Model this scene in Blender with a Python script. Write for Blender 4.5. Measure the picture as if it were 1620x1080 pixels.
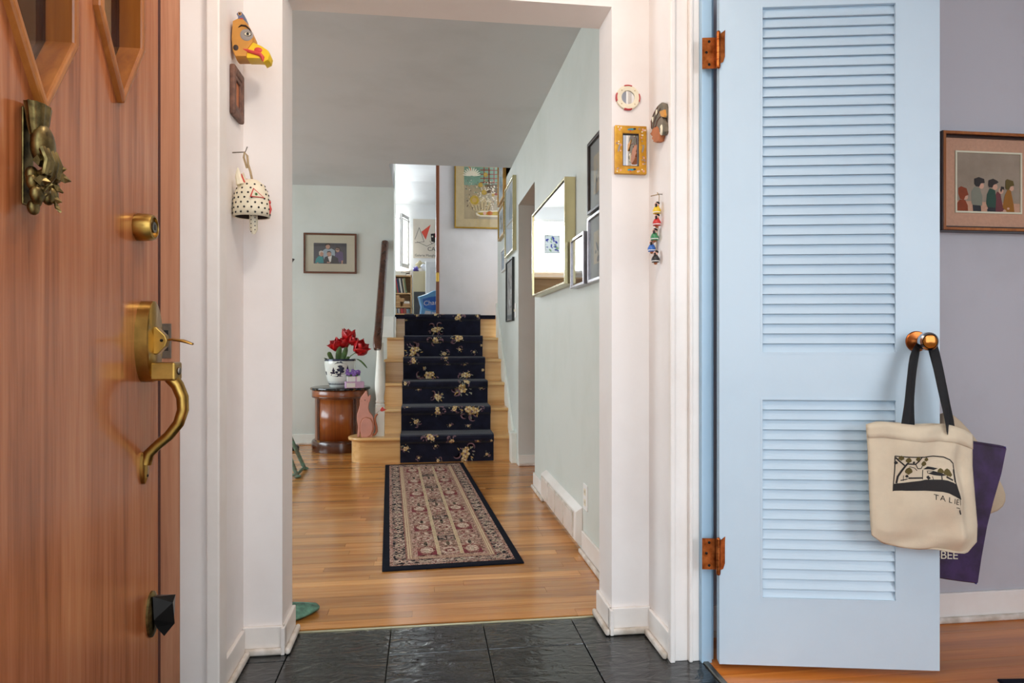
import bpy, bmesh, math, random
from mathutils import Matrix, Vector
for _o in list(bpy.data.objects): bpy.data.objects.remove(_o)
R = math.radians
scene = bpy.context.scene
COL = scene.collection

# ------------------------------------------------------------------ camera
FPX = 1064.0; YAW = math.atan(139/1064); CAMH = .97
cam_d = bpy.data.cameras.new('camera'); cam = bpy.data.objects.new('camera', cam_d); COL.objects.link(cam)
cam_d.sensor_width = 36; cam_d.lens = FPX/1620*36; cam_d.clip_start = .02
cam.location = (0, 0, CAMH); cam.rotation_euler = (R(90), 0, -YAW)
scene.camera = cam
# ------------------------------------------------------------------ world, lights, exposure
SKY = 3.1
w = bpy.data.worlds.new('overcast_sky'); scene.world = w; w.use_nodes = True
bg = w.node_tree.nodes['Background']; bg.inputs[0].default_value = (.80, .91, 1, 1); bg.inputs[1].default_value = SKY
scene.view_settings.view_transform = 'Standard'; scene.view_settings.look = 'None'
scene.view_settings.gamma = 1; scene.view_settings.use_curve_mapping = False
scene.view_settings.exposure = .17
try:
    scene.cycles.use_denoising = True; scene.cycles.max_bounces = 10; scene.cycles.diffuse_bounces = 7
    scene.cycles.sample_clamp_indirect = 6; scene.cycles.caustics_reflective = False; scene.cycles.caustics_refractive = False
except Exception: pass

def area(name, loc, rot, sx, sy, power, color):
    d = bpy.data.lights.new(name, 'AREA'); d.shape = 'RECTANGLE'; d.size = sx; d.size_y = sy
    d.energy = power; d.color = color
    o = bpy.data.objects.new(name, d); COL.objects.link(o); o.location = loc; o.rotation_euler = rot
    return o
# daylight standing in the window openings of the rooms; the landing lamp is added
area('daylight_living_room', (-4.25, 4.6, 1.5), (0, R(-90), 0), 1.7, 2.7, 104, (.80, .925, 1))
area('daylight_side_room', (2.5, -1.85, 1.5), (R(90), 0, 0), 2.5, 1.8, 47, (.84, .925, 1))
area('daylight_study', (-.95, 12.85, 2.8), (R(-90), 0, 0), 1.6, 1.2, 190, (.88, .95, 1))
area('added_light_landing', (2.45, 7.2, 2.6), (0, R(90), 0), 1.2, .8, 40, (.92, .96, 1))  # added lamp at an unseen opening, brightens the landing wall and print
def bulb(name, loc, power, color, rad):
    d = bpy.data.lights.new(name, 'POINT'); d.energy = power; d.color = color; d.shadow_soft_size = rad
    o = bpy.data.objects.new(name, d); COL.objects.link(o); o.location = loc; return o
bulb('vestibule_ceiling_bulb', (.05, 1.2, 2.22), 16, (1, .92, .84), .08)

# ------------------------------------------------------------------ pixel to world (for tracing outlines on a known plane)
SA, CA = math.sin(YAW), math.cos(YAW)
def on(u, v, X=None, Y=None, Z=None):
    d = u-810; r = (FPX*SA+d*CA, FPX*CA-d*SA, 540-v)
    t = X/r[0] if X is not None else Y/r[1] if Y is not None else (Z-CAMH)/r[2]
    return Vector((r[0]*t, r[1]*t, CAMH+r[2]*t))

# ------------------------------------------------------------------ materials
def lin(c):
    if isinstance(c, str):
        c = c.lstrip('#'); c = [int(c[i:i+2], 16)/255 for i in (0, 2, 4)]
        c = [x/12.92 if x <= .04045 else ((x+.055)/1.055)**2.4 for x in c]
    return (c[0], c[1], c[2], 1)
M = {}
def base(name, rough=.5, metal=0, spec=.5):
    m = bpy.data.materials.new(name); m.use_nodes = True
    b = m.node_tree.nodes['Principled BSDF']
    b.inputs['Roughness'].default_value = rough; b.inputs['Metallic'].default_value = metal
    b.inputs['Specular IOR Level'].default_value = spec
    M[name] = m
    return m, m.node_tree.nodes, m.node_tree.links, b
def coords(N, L, scale, kind='Object', rnd=False):
    mp = N.new('ShaderNodeMapping'); mp.inputs['Scale'].default_value = scale
    if kind == 'World':
        g = N.new('ShaderNodeNewGeometry'); src = g.outputs['Position']
    else:
        t = N.new('ShaderNodeTexCoord'); src = t.outputs[kind]
    if rnd:
        oi = N.new('ShaderNodeObjectInfo'); mu = N.new('ShaderNodeMath'); mu.operation = 'MULTIPLY'; mu.inputs[1].default_value = 37
        L.new(oi.outputs['Random'], mu.inputs[0])
        ad = N.new('ShaderNodeVectorMath'); ad.operation = 'ADD'
        L.new(src, ad.inputs[0]); L.new(mu.outputs[0], ad.inputs[1]); src = ad.outputs[0]
    L.new(src, mp.inputs['Vector'])
    return mp.outputs[0]
def noise(N, L, vec, scale, detail=4, rough=.55, dist=0):
    n = N.new('ShaderNodeTexNoise'); n.inputs['Scale'].default_value = scale; n.inputs['Detail'].default_value = detail
    n.inputs['Roughness'].default_value = rough; n.inputs['Distortion'].default_value = dist
    L.new(vec, n.inputs['Vector']); return n.outputs['Fac']
def ramp(N, L, fac, stops, interp='LINEAR'):
    r = N.new('ShaderNodeValToRGB'); r.color_ramp.interpolation = interp
    e = r.color_ramp.elements
    while len(e) < len(stops): e.new(.5)
    for i, (p, c) in enumerate(stops): e[i].position = p; e[i].color = lin(c)
    L.new(fac, r.inputs[0]); return r.outputs[0]
def bump(N, L, b, h, strength, dist=.01):
    k = N.new('ShaderNodeBump'); k.inputs['Strength'].default_value = strength; k.inputs['Distance'].default_value = dist
    L.new(h, k.inputs['Height']); L.new(k.outputs[0], b.inputs['Normal'])
def plain(name, c, rough=.5, metal=0, spec=.5, var=.0, vscale=6, bmp=0, bscale=200, c2=None, kind='Object'):
    """one colour with a little procedural variation"""
    m, N, L, b = base(name, rough, metal, spec)
    lc = lin(c)
    if c2 is None: c2 = tuple(max(0, x*(1-var)) for x in lc[:3])
    if var > 0 or c2:
        v = coords(N, L, (1, 1, 1), kind)
        L.new(ramp(N, L, noise(N, L, v, vscale, 5), [(.3, c2), (.65, lc[:3])]), b.inputs['Base Color'])
        if bmp: bump(N, L, b, noise(N, L, v, bscale, 3), bmp, .002)
    else: b.inputs['Base Color'].default_value = lc
    return m
def wood(name, c1, c2, c3, axis, rough=.35, fine=26, rnd=False, kind='Object', coat=0, spec=.5, stretch=.05):
    m, N, L, b = base(name, rough, 0, spec)
    sc = [1, 1, 1]; sc[axis] = stretch
    v = coords(N, L, sc, kind, rnd)
    f1 = noise(N, L, v, fine, 6, .6, .6); f2 = noise(N, L, v, fine*.18, 3, .5, 1.2)
    a = N.new('ShaderNodeMath'); a.operation = 'MULTIPLY_ADD'; a.inputs[1].default_value = .55
    L.new(f1, a.inputs[0])
    b2 = N.new('ShaderNodeMath'); b2.operation = 'MULTIPLY'; b2.inputs[1].default_value = .45; L.new(f2, b2.inputs[0]); L.new(b2.outputs[0], a.inputs[2])
    c = ramp(N, L, a.outputs[0], [(.3, c1), (.5, c2), (.68, c3)])
    if rnd:
        oi = N.new('ShaderNodeObjectInfo'); h = N.new('ShaderNodeHueSaturation')
        mr = N.new('ShaderNodeMapRange'); mr.inputs['To Min'].default_value = .72; mr.inputs['To Max'].default_value = 1.16
        L.new(oi.outputs['Random'], mr.inputs['Value']); L.new(mr.outputs[0], h.inputs['Value']); L.new(c, h.inputs['Color']); c = h.outputs[0]
    L.new(c, b.inputs['Base Color'])
    bump(N, L, b, f1, .08, .002)
    if coat: b.inputs['Coat Weight'].default_value = coat; b.inputs['Coat Roughness'].default_value = .12
    return m
def mottle(name, cols, scale, rough=.9, stretch=(1, 1, 1), kind='Object'):
    m, N, L, b = base(name, rough, 0, .15)
    v = coords(N, L, stretch, kind)
    f = noise(N, L, v, scale, 2, .5, .5)
    n = len(cols); L.new(ramp(N, L, f, [(.32+.36*i/n if i else 0, c) for i, c in enumerate(cols)], 'CONSTANT'), b.inputs['Base Color'])
    return m
def thin_glass(name, refl=.05, tint=(1, 1, 1), top=.22):
    m = bpy.data.materials.new(name); m.use_nodes = True; N = m.node_tree.nodes; L = m.node_tree.links; N.clear()
    o = N.new('ShaderNodeOutputMaterial'); t = N.new('ShaderNodeBsdfTransparent'); g = N.new('ShaderNodeBsdfGlossy'); mx = N.new('ShaderNodeMixShader')
    t.inputs[0].default_value = (*tint, 1); g.inputs['Roughness'].default_value = .03
    lw = N.new('ShaderNodeLayerWeight'); lw.inputs[0].default_value = .35
    mr = N.new('ShaderNodeMapRange'); mr.inputs['To Min'].default_value = refl; mr.inputs['To Max'].default_value = top
    L.new(lw.outputs['Fresnel'], mr.inputs['Value']); L.new(mr.outputs[0], mx.inputs[0])
    L.new(t.outputs[0], mx.inputs[1]); L.new(g.outputs[0], mx.inputs[2]); L.new(mx.outputs[0], o.inputs[0])
    M[name] = m; return m

def paint(name, c, dirt, rough=.55):
    m, N, L, b = base(name, rough, 0, .35)
    v = coords(N, L, (1, 1, 1), 'World')
    L.new(ramp(N, L, noise(N, L, v, 2.2, 6, .6), [(.25, dirt), (.55, c)]), b.inputs['Base Color'])
    bump(N, L, b, noise(N, L, v, 55, 4), .10, .003)
paint('wall_white', '#efe9e5', '#e7dfda'); paint('trim_white', '#f0eae4', '#e2d8cf', .4)
paint('hall_wall', '#d5d9d2', '#cbd0c7'); paint('hall_ceiling', '#cdd0d1', '#c3c6c6'); paint('landing_wall', '#d2d1d2', '#c6c5c4')
paint('side_wall', '#bdbabf', '#b2aeb2'); paint('study_wall', '#f4f4f3', '#ecebea'); paint('stair_white', '#eceee6', '#d9d9cd', .4)
paint('blue_paint', '#c6d8e4', '#bed1de', .35); paint('blue_jamb', '#b0cde2', '#a6c4da', .35)
plain('worn_paint', '#e6ddd3', .5, var=.1, c2='#b9aa98', vscale=18)
wood('door_wood', '#733715', '#a8623a', '#c07e54', 2, .24, 75, coat=.3, stretch=.035)
wood('frame_wood', '#a4694a', '#c28a69', '#cd9a7a', 2, .45, 70, stretch=.035)
wood('window_wood', '#74390f', '#9c5a20', '#b87434', 2, .3, 40, coat=.3)
wood('plank_wood', '#9c5a22', '#c98844', '#dea662', 0, .22, 46, rnd=True, kind='World', coat=.3)
wood('plank_side', '#a5541c', '#c9752e', '#d98c42', 0, .28, 30, rnd=True, kind='World', coat=.2)
wood('stair_wood', '#c08a4a', '#dcae70', '#e8c48c', 0, .3, 26, coat=.25)
wood('rail_wood', '#351a0e', '#4f2a19', '#653a26', 1, .25, 24, coat=.4)
wood('cabinet_wood', '#5a2a0c', '#86451a', '#a55f28', 2, .28, 30, coat=.35)
wood('cabinet_dark', '#2a1208', '#4a220e', '#5f3014', 0, .25, 20, coat=.5)
wood('brown_door', '#5e3320', '#7e4a30', '#8c563a', 2, .4, 26)
wood('shelf_wood', '#b0875a', '#c9a070', '#d8b68a', 0, .5, 20)
def slate():
    m, N, L, b = base('slate', .1, 0, 1.0)
    v = coords(N, L, (1, 2.2, 1), 'World', False)
    f = noise(N, L, v, 11, 4, .5, 1.4); g = noise(N, L, v, 3, 3)
    L.new(ramp(N, L, f, [(.3, '#0b0c0d'), (.6, '#161719'), (.8, '#232425')]), b.inputs['Base Color'])
    L.new(ramp(N, L, g, [(.3, (.06, .06, .06)), (.7, (.16, .16, .16))]), b.inputs['Roughness'])
    bump(N, L, b, f, .4, .010)
slate()
plain('strip_brass', '#cfc6a4', .3, .8, var=.15); plain('gap_shadow_brown', '#4a1c10', .8, var=.2); plain('grout', '#18181a', .7, var=.2); plain('subfloor', '#3a2413', .8, var=.2)
plain('concrete', '#a9a49c', .9, var=.15, vscale=3)
plain('brass', '#b6904a', .28, 1, var=.35, vscale=30); plain('old_brass', '#8d7a4c', .36, 1, var=.55, vscale=60, c2='#3f3420')
plain('copper', '#c4713a', .35, 1, var=.5, vscale=45, c2='#7e3d18'); plain('chrome', '#c9ccd0', .1, 1, var=.1)
plain('bright_brass', '#d9b45a', .22, 1, var=.2); plain('dark_brown', '#3a2820', .6, var=.3, vscale=30); plain('steel', '#8c8478', .35, 1, var=.3, vscale=40)
plain('dark_brown', '#3a2820', .6, var=.3, vscale=30); plain('dark_metal', '#1e1b19', .3, .8, var=.3, vscale=30); plain('black_metal', '#141414', .4, .3, var=.2)
plain('knob_amber', '#b06a22', .12, .6, var=.2)
plain('mirror', (.9, .92, .92), .01, 1)
thin_glass('glass'); thin_glass('shiny_glass', .1, (1, 1, 1), .75); thin_glass('amber_glass', .1, (.55, .45, .33))
plain('black', '#121110', .6, var=.2); plain('white', '#f2f0ec', .5, var=.05); plain('cream', '#e9dfc6', .7, var=.06)
plain('green', '#5f8a3c', .5, var=.2); plain('red', '#c2262c', .45, var=.25, vscale=20); plain('navy_paint', '#1d2440', .35, var=.2)

# ------------------------------------------------------------------ mesh builder
class MB:
    def __init__(s, m='white'): s.v = []; s.f = []; s.mat = m; s.M = Matrix()
    def add(s, vs, fs, m=None):
        n = len(s.v); s.v += [s.M @ Vector(p) for p in vs]
        s.f += [(tuple(n+i for i in f), m or s.mat) for f in fs]; return s
    def box(s, a, b, m=None):
        (x0, y0, z0), (x1, y1, z1) = a, b
        vs = [(x0,y0,z0),(x1,y0,z0),(x1,y1,z0),(x0,y1,z0),(x0,y0,z1),(x1,y0,z1),(x1,y1,z1),(x0,y1,z1)]
        return s.add(vs, [(0,3,2,1),(4,5,6,7),(0,1,5,4),(1,2,6,5),(2,3,7,6),(3,0,4,7)], m)
    def prism(s, pts, y0, y1, m=None):      # polygon in x,z extruded along y (front y0)
        n = len(pts); vs = [(x, y0, z) for x, z in pts]+[(x, y1, z) for x, z in pts]
        fs = [tuple(range(n)), tuple(range(2*n-1, n-1, -1))]+[(i, n+i, n+(i+1) % n, (i+1) % n) for i in range(n)]
        return s.add(vs, fs, m)
    def prism_z(s, pts, z0, z1, m=None):    # polygon in x,y extruded along z
        n = len(pts); vs = [(x, y, z0) for x, y in pts]+[(x, y, z1) for x, y in pts]
        fs = [tuple(range(n-1, -1, -1)), tuple(range(n, 2*n))]+[(i, (i+1) % n, n+(i+1) % n, n+i) for i in range(n)]
        return s.add(vs, fs, m)
    def poly(s, pts, y, m=None): return s.add([(x, y, z) for x, z in pts], [tuple(range(len(pts)))], m)
    def flat(s, pts, z, m=None): return s.add([(x, y, z) for x, y in pts], [tuple(range(len(pts)))], m)
    def ell(s, cx, cz, rx, rz, y, m=None, n=14, rot=0):
        c, k = math.cos(rot), math.sin(rot); P = []
        for i in range(n):
            a = 2*math.pi*i/n; x, z = rx*math.cos(a), rz*math.sin(a); P.append((cx+x*c-z*k, cz+x*k+z*c))
        return s.poly(P, y, m)
    def lathe(s, prof, seg=24, m=None, a0=0, a1=2*math.pi, cap=True, sy=1):
        full = abs(a1-a0-2*math.pi) < 1e-6; k = seg if full else seg+1; vs = []
        for r, z in prof:
            for i in range(k):
                a = a0+(a1-a0)*i/seg; vs.append((r*math.cos(a), r*math.sin(a)*sy, z))
        fs = []
        for j in range(len(prof)-1):
            for i in range(seg):
                i2 = (i+1) % k; fs.append((j*k+i, j*k+i2, (j+1)*k+i2, (j+1)*k+i))
        if cap and full: fs += [tuple(range(k-1, -1, -1)), tuple(range((len(prof)-1)*k, len(prof)*k))]
        return s.add(vs, fs, m)
    def tube(s, path, rad, seg=8, m=None, flat=1.0):
        P = [Vector(p) for p in path]; n = len(P)
        if not hasattr(rad, '__len__'): rad = [rad]*n
        vs = []; up = Vector((0, 0, 1)); prev = None
        for i, p in enumerate(P):
            t = (P[min(i+1, n-1)]-P[max(i-1, 0)]).normalized()
            if prev is None:
                a = t.cross(up); a = a if a.length > .05 else t.cross(Vector((1, 0, 0)))
            else: a = prev-t*prev.dot(t)
            a.normalize(); prev = a; b = t.cross(a)
            for k in range(seg):
                q = 2*math.pi*k/seg; vs.append(p+a*math.cos(q)*rad[i]+b*math.sin(q)*rad[i]*flat)
        fs = [(i*seg+k, i*seg+(k+1) % seg, (i+1)*seg+(k+1) % seg, (i+1)*seg+k) for i in range(n-1) for k in range(seg)]
        fs += [tuple(range(seg-1, -1, -1)), tuple(range((n-1)*seg, n*seg))]
        return s.add(vs, fs, m)
    def ball(s, c, r, m=None, seg=12, rings=8):
        r = r if hasattr(r, '__len__') else (r, r, r); vs = []; fs = []
        for j in range(1, rings):
            a = math.pi*j/rings
            for i in range(seg):
                q = 2*math.pi*i/seg; vs.append((c[0]+r[0]*math.sin(a)*math.cos(q), c[1]+r[1]*math.sin(a)*math.sin(q), c[2]-r[2]*math.cos(a)))
        b = len(vs); vs += [(c[0], c[1], c[2]-r[2]), (c[0], c[1], c[2]+r[2])]
        for j in range(rings-2):
            for i in range(seg): fs.append((j*seg+i, j*seg+(i+1) % seg, (j+1)*seg+(i+1) % seg, (j+1)*seg+i))
        for i in range(seg):
            fs.append((b, (i+1) % seg, i)); fs.append((b+1, (rings-2)*seg+i, (rings-2)*seg+(i+1) % seg))
        return s.add(vs, fs, m)
    def pillow(s, pts, y0, y1, m=None, shrink=.82):   # outline in x,z with rounded-over front and back
        n = len(pts); cx = sum(p[0] for p in pts)/n; cz = sum(p[1] for p in pts)/n; d = y1-y0; vs = []
        lay = [(0, shrink), (.12, shrink+(1-shrink)*.7), (.32, 1), (.68, 1), (.88, shrink+(1-shrink)*.7), (1, shrink)]
        for t, k in lay: vs += [(cx+(x-cx)*k, y0+d*t, cz+(z-cz)*k) for x, z in pts]
        fs = [tuple(range(n)), tuple(range(6*n-1, 5*n-1, -1))]
        for j in range(5): fs += [(j*n+i, (j+1)*n+i, (j+1)*n+(i+1) % n, j*n+(i+1) % n) for i in range(n)]
        return s.add(vs, fs, m)
    def grid(s, fn, nu, nv, m=None):
        vs = [fn(i/nu, j/nv) for j in range(nv+1) for i in range(nu+1)]
        fs = [(j*(nu+1)+i, j*(nu+1)+i+1, (j+1)*(nu+1)+i+1, (j+1)*(nu+1)+i) for j in range(nv) for i in range(nu)]
        return s.add(vs, fs, m)
    def ring(s, outer, inner, y0, y1, m=None):        # frame between two outlines of equal count, x,z
        n = len(outer); vs = []
        for P, y in ((outer, y0), (inner, y0), (inner, y1), (outer, y1)): vs += [(x, y, z) for x, z in P]
        fs = []
        for k in range(4):
            for i in range(n):
                j = (i+1) % n; a = k*n; b = ((k+1) % 4)*n; fs.append((a+i, a+j, b+j, b+i))
        return s.add(vs, fs, m)
    def mesh(s, name, smooth=False):
        me = bpy.data.meshes.new(name); me.from_pydata([tuple(p) for p in s.v], [], [f for f, _ in s.f])
        keys = []
        for _, k in s.f:
            if k not in keys: keys.append(k)
        for k in keys: me.materials.append(M[k])
        for i, (_, k) in enumerate(s.f): me.polygons[i].material_index = keys.index(k)
        bm = bmesh.new(); bm.from_mesh(me); bmesh.ops.recalc_face_normals(bm, faces=bm.faces); bm.to_mesh(me); bm.free()
        if smooth:
            for p in me.polygons: p.use_smooth = True
        return me
    def build(s, name, parent=None, smooth=False, bevel=0, seg=2, sub=0, loc=None, rot=None, solid=0):
        o = bpy.data.objects.new(name, s.mesh(name, smooth)); COL.objects.link(o)
        if parent is not None: o.parent = parent
        if loc is not None: o.location = loc
        if rot is not None: o.rotation_euler = rot
        if solid: md = o.modifiers.new('solid', 'SOLIDIFY'); md.thickness = solid; md.offset = 0
        if bevel:
            md = o.modifiers.new('bevel', 'BEVEL'); md.width = bevel; md.segments = seg; md.limit_method = 'ANGLE'; md.angle_limit = R(40)
        if sub: md = o.modifiers.new('sub', 'SUBSURF'); md.levels = sub; md.render_levels = sub
        if smooth and not sub:
            try: o.data.set_sharp_from_angle(angle=R(42))
            except Exception: pass
        return o
def tag(o, label=None, cat=None, group=None, kind=None):
    if label: o['label'] = label
    if cat: o['category'] = cat
    if group: o['group'] = group
    if kind: o['kind'] = kind
    return o
def thing(name, label, cat, loc=(0, 0, 0), rz=0, group=None, kind=None):
    o = bpy.data.objects.new(name, None); COL.objects.link(o); o.empty_display_size = .05
    o.location = loc; o.rotation_euler = (0, 0, R(rz)); return tag(o, label, cat, group, kind)
def struct(name, mb, label=None, **k):
    return tag(mb.build(name, **k), label, None, None, 'structure')
def sbox(name, a, b, m, label=None, bevel=0): return struct(name, MB(m).box(a, b), label, bevel=bevel)
def text_mb(mb, txt, size, fn, m, space=1.0):
    """flat lettering: each glyph polygon sent through fn(x, z)"""
    cu = bpy.data.curves.new('lettering', 'FONT'); cu.body = txt; cu.size = size; cu.space_character = space; cu.resolution_u = 3
    ob = bpy.data.objects.new('lettering', cu); COL.objects.link(ob)
    dg = bpy.context.evaluated_depsgraph_get(); me = bpy.data.meshes.new_from_object(ob.evaluated_get(dg))
    mb.add([fn(v.co.x, v.co.y) for v in me.vertices], [tuple(p.vertices) for p in me.polygons], m)
    bpy.data.objects.remove(ob); bpy.data.curves.remove(cu); bpy.data.meshes.remove(me)
def rect(x0, z0, x1, z1): return [(x0, z0), (x1, z0), (x1, z1), (x0, z1)]
# ================================================================== STRUCTURE
random.seed(4)
C2 = 2.44; C3 = 3.74          # lower and upper ceilings
# ground outside the front door
sbox('ground_outside', (-6, -8, -.25), (6, .36, -.04), 'concrete', 'grey paving outside the front door')
# ---- floors
fl = sbox('floor_hall', (-4.0, 2.34, -.08), (.86, 6.62, -.013), 'subfloor', 'honey oak strip floor of the hall')
unit = MB('plank_wood').box((0, 0, 0), (1, 1, 1)).mesh('plank')
unit_side = MB('plank_side').box((0, 0, 0), (1, 1, 1)).mesh('plank')
def planks(parent, me, x0, x1, y0, y1, w, lmin, lmax, seed):
    rr = random.Random(seed); y = y0
    while y < y1-.004:
        yy = min(y+w, y1); x = x0-rr.random()*lmax
        while x < x1:
            l = rr.uniform(lmin, lmax); a = max(x, x0); b = min(x+l, x1)
            if b-a > .02:
                o = bpy.data.objects.new('plank', me); COL.objects.link(o); o.parent = parent
                o.location = (a+.0004, y+.0004, -.013); o.scale = (b-a-.0008, yy-y-.0008, .013+rr.uniform(-.0003, .0003))
            x += l
        y = yy
planks(fl, unit, -1.25, .864, 2.335, 6.52, .0572, .5, 1.5, 3)
MB('plank_wood').box((-4.0, 2.34, -.013), (-1.2505, 6.52, -.0002)).build('floor_strip_field', fl)
fv = sbox('floor_vestibule', (-.8, .36, -.08), (.84, 2.34, -.012), 'grout', 'black slate floor of the vestibule')
tx = [-.8, -.73, -.42, -.11, .20, .51, .835]; ty = [2.312]+[2.115-.305*k for k in range(6)]+[.36]
for i in range(len(tx)-1):
    for j in range(len(ty)-1):
        mb = MB('slate').box((tx[i]+.0013, ty[j+1]+.0013, -.03), (tx[i+1]-.0013, ty[j]-.0013, random.uniform(-.0016, .0003)))
        mb.build('tile', fv, bevel=.0018)
fs = sbox('floor_side_room', (.84, -1.7, -.08), (4.2, 2.14, -.013), 'subfloor', 'orange oak strip floor of the side room')
planks(fs, unit_side, .852, 2.7, 1.0, 2.13, .0572, .6, 1.6, 8)
MB('plank_side').box((2.7005, -1.7, -.013), (4.2, 2.13, 0)).box((.852, -1.7, -.013), (2.7, .9995, 0)).build('floor_strip_field', fs)
struct('trim_1', MB('strip_brass').box((-.46, 2.3125, -.02), (.63, 2.322, .002)), 'thin brass threshold strip where slate meets oak', bevel=.001)
struct('trim_2', MB('steel').box((.834, .5, -.02), (.852, 1.95, .006)), 'metal threshold strip beside blue door jamb', bevel=.003)
# ---- partition between vestibule and hall
struct('wall_partition', MB('wall_white').box((-4.0, 2.18, -.05), (-.44, 2.34, C2)).box((.62, 2.18, -.05), (.749, 2.34, C2)).box((-.44, 2.18, 2.085), (.62, 2.34, C2)),
       'white plastered partition with cased opening')
struct('wall_vestibule_right', MB('wall_white').box((.749, 1.965, -.05), (.86, 2.34, C2+.2)), 'white return wall beside blue jamb')
struct('wall_vestibule_left', MB('wall_white').box((-.648, 1.9, -.05), (-.557, 2.18, C2)), 'white return wall behind the wooden door')
struct('wall_entry_left', MB('wall_white').box((-.86, .36, -.05), (-.76, 2.18, C2)))
struct('wall_front', MB('wall_white').box((-1.0, .2, -.05), (-.62, .36, C2+.16)).box((-.62, .2, 2.1), (.75, .36, C2+.16)).box((.75, -1.7, -.05), (.86, .45, C2+.16)))
struct('wall_over_side_opening', MB('wall_white').box((.75, .45, 2.12), (.86, 1.965, C2+.16)))
# jamb trims
struct('trim_3', MB('trim_white').box((-.575, 1.878, 0), (-.541, 1.95, C2)), 'white casing edge left of the cased opening', bevel=.004)
jl = struct('trim_4', MB('frame_wood').box((-.76, 1.904, 0), (-.648, 2.18, C2)), 'stained wooden jamb behind the open front door')
sp = MB('steel').box((-.6955, 1.9012, .925), (-.671, 1.9045, 1.018)); sp.build('strike_plate', jl, bevel=.001)
MB('black').box((-.689, 1.9006, .945), (-.678, 1.903, 1.000)).build('strike_hole', jl)
MB('brass').ball((-.664, 1.902, .975), (.004, .002, .004)).build('screw', jl)
cm = MB('trim_white')
for x0, x1, y in ((.737, .752, 1.948), (.752, .795, 1.958), (.795, .806, 1.944), (.806, .8295, 1.951)): cm.box((x0, y, 0), (x1, 1.97, C2))
struct('trim_5', cm, 'white moulded jamb between return wall and blue jamb', bevel=.003)
struct('trim_6', MB('blue_jamb').box((.8295, 1.935, 0), (.862, 2.12, C2)).box((.862, 1.955, 0), (.876, 2.12, C2)), 'pale blue painted hinge jamb', bevel=.002)
# ---- baseboards with shoe moulding: run along the wall, n = outward normal
def baseboard(name, a, b, n, h=.085, th=.012, z0=0, mat='worn_paint', label=None, shoe=True):
    a = Vector((*a, 0)); b = Vector((*b, 0)); n = Vector((*n, 0)); d = (b-a)
    def slab(t0, t1, zz0, zz1, m):
        P = [a+n*t0, b+n*t0, b+n*t1, a+n*t1]
        return MB(m).add([(p.x, p.y, zz0) for p in P]+[(p.x, p.y, zz1) for p in P], [(3,2,1,0),(4,5,6,7),(0,1,5,4),(1,2,6,5),(2,3,7,6),(3,0,4,7)])
    o = struct(name, slab(0, th, z0, z0+h, mat), label, bevel=.003)
    if shoe: slab(th, th+.016, z0, z0+.022, 'worn_paint').build('shoe_moulding', o, bevel=.008, seg=3)
    return o
baseboard('baseboard_pier_right', (.62-.012, 2.18), (.749, 2.18), (0, -1), mat='trim_white')
baseboard('baseboard_jamb_right', (.62, 2.152), (.62, 2.34), (-1, 0), mat='trim_white')
baseboard('baseboard_return_right', (.749, 1.97), (.749, 2.152), (-1, 0), mat='trim_white')
baseboard('baseboard_pier_left', (-.557, 2.18), (-.44+.012, 2.18), (0, -1), mat='trim_white')
baseboard('baseboard_jamb_left', (-.44, 2.152), (-.44, 2.34), (1, 0), mat='trim_white')
baseboard('baseboard_return_left', (-.557, 1.95), (-.557, 2.152), (1, 0), mat='trim_white')
baseboard('baseboard_hall_right', (.73, 2.34), (.73, 3.03), (-1, 0), .10, mat='trim_white')
baseboard('baseboard_hall_right', (.73, 4.01), (.73, 4.42), (-1, 0), .10, mat='trim_white')
baseboard('baseboard_hall_back', (-4.0, 6.52), (-.62, 6.52), (0, -1), .10, mat='stair_white')
baseboard('baseboard_jamb_far', (.73, 5.2), (.86, 5.2), (0, -1), .085, mat='stair_white')
baseboard('baseboard_side_room', (.86, 2.12), (4.2, 2.12), (0, -1), .10, mat='trim_white')
# ---- hall walls and ceilings
struct('wall_right', MB('hall_wall').box((.73, 2.34, -.05), (.86, 4.42, C2)).box((.73, 4.42, 2.035), (.86, 5.2, C2)).box((.73, 5.2, -.05), (.86, 6.7, C3)).box((.73, 5.65, C2), (.86, 6.7, C3)),
       'pale grey-green right wall of the hall')
struct('wall_back', MB('hall_wall').box((-4.0, 6.52, -.05), (-.29, 6.64, C2)), 'pale back wall of the hall')
struct('wall_stair_end', MB('hall_wall').box((-.39, 6.515, -.05), (-.288, 6.95, C3)), 'wall end beside the upper steps')
wl = MB('hall_wall').box((-4.1, 2.34, -.05), (-4.0, 3.3, C2)).box((-4.1, 5.9, -.05), (-4.0, 6.64, C2)).box((-4.1, 3.3, -.05), (-4.0, 5.9, .7)).box((-4.1, 3.3, 2.3), (-4.0, 5.9, C2))
struct('wall_left', wl, 'living room wall with a wide window')
struct('ceiling_hall', MB('hall_ceiling').box((-4.1, 2.18, C2), (.9, 5.65, C2+.16)).box((-4.1, 5.65, C2), (-.288, 6.64, C2+.16)), 'grey-white hall ceiling')
struct('ceiling_vestibule', MB('wall_white').box((-1.0, .2, C2), (.86, 2.18, C2+.16)))
struct('ceiling_side_room', MB('side_wall').box((.86, -1.8, C2), (4.3, 2.3, C2+.16)))
struct('wall_side_room', MB('side_wall').box((.86, 2.12, -.05), (4.3, 2.3, C2)).box((4.2, -1.7, -.05), (4.3, 2.12, C2))
       .box((.86, -1.8, -.05), (1.3, -1.7, C2)).box((3.7, -1.8, -.05), (4.3, -1.7, C2)).box((1.3, -1.8, -.05), (3.7, -1.7, .7)).box((1.3, -1.8, 2.3), (3.7, -1.7, C2)),
       'lilac-grey wall of the side room')
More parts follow.
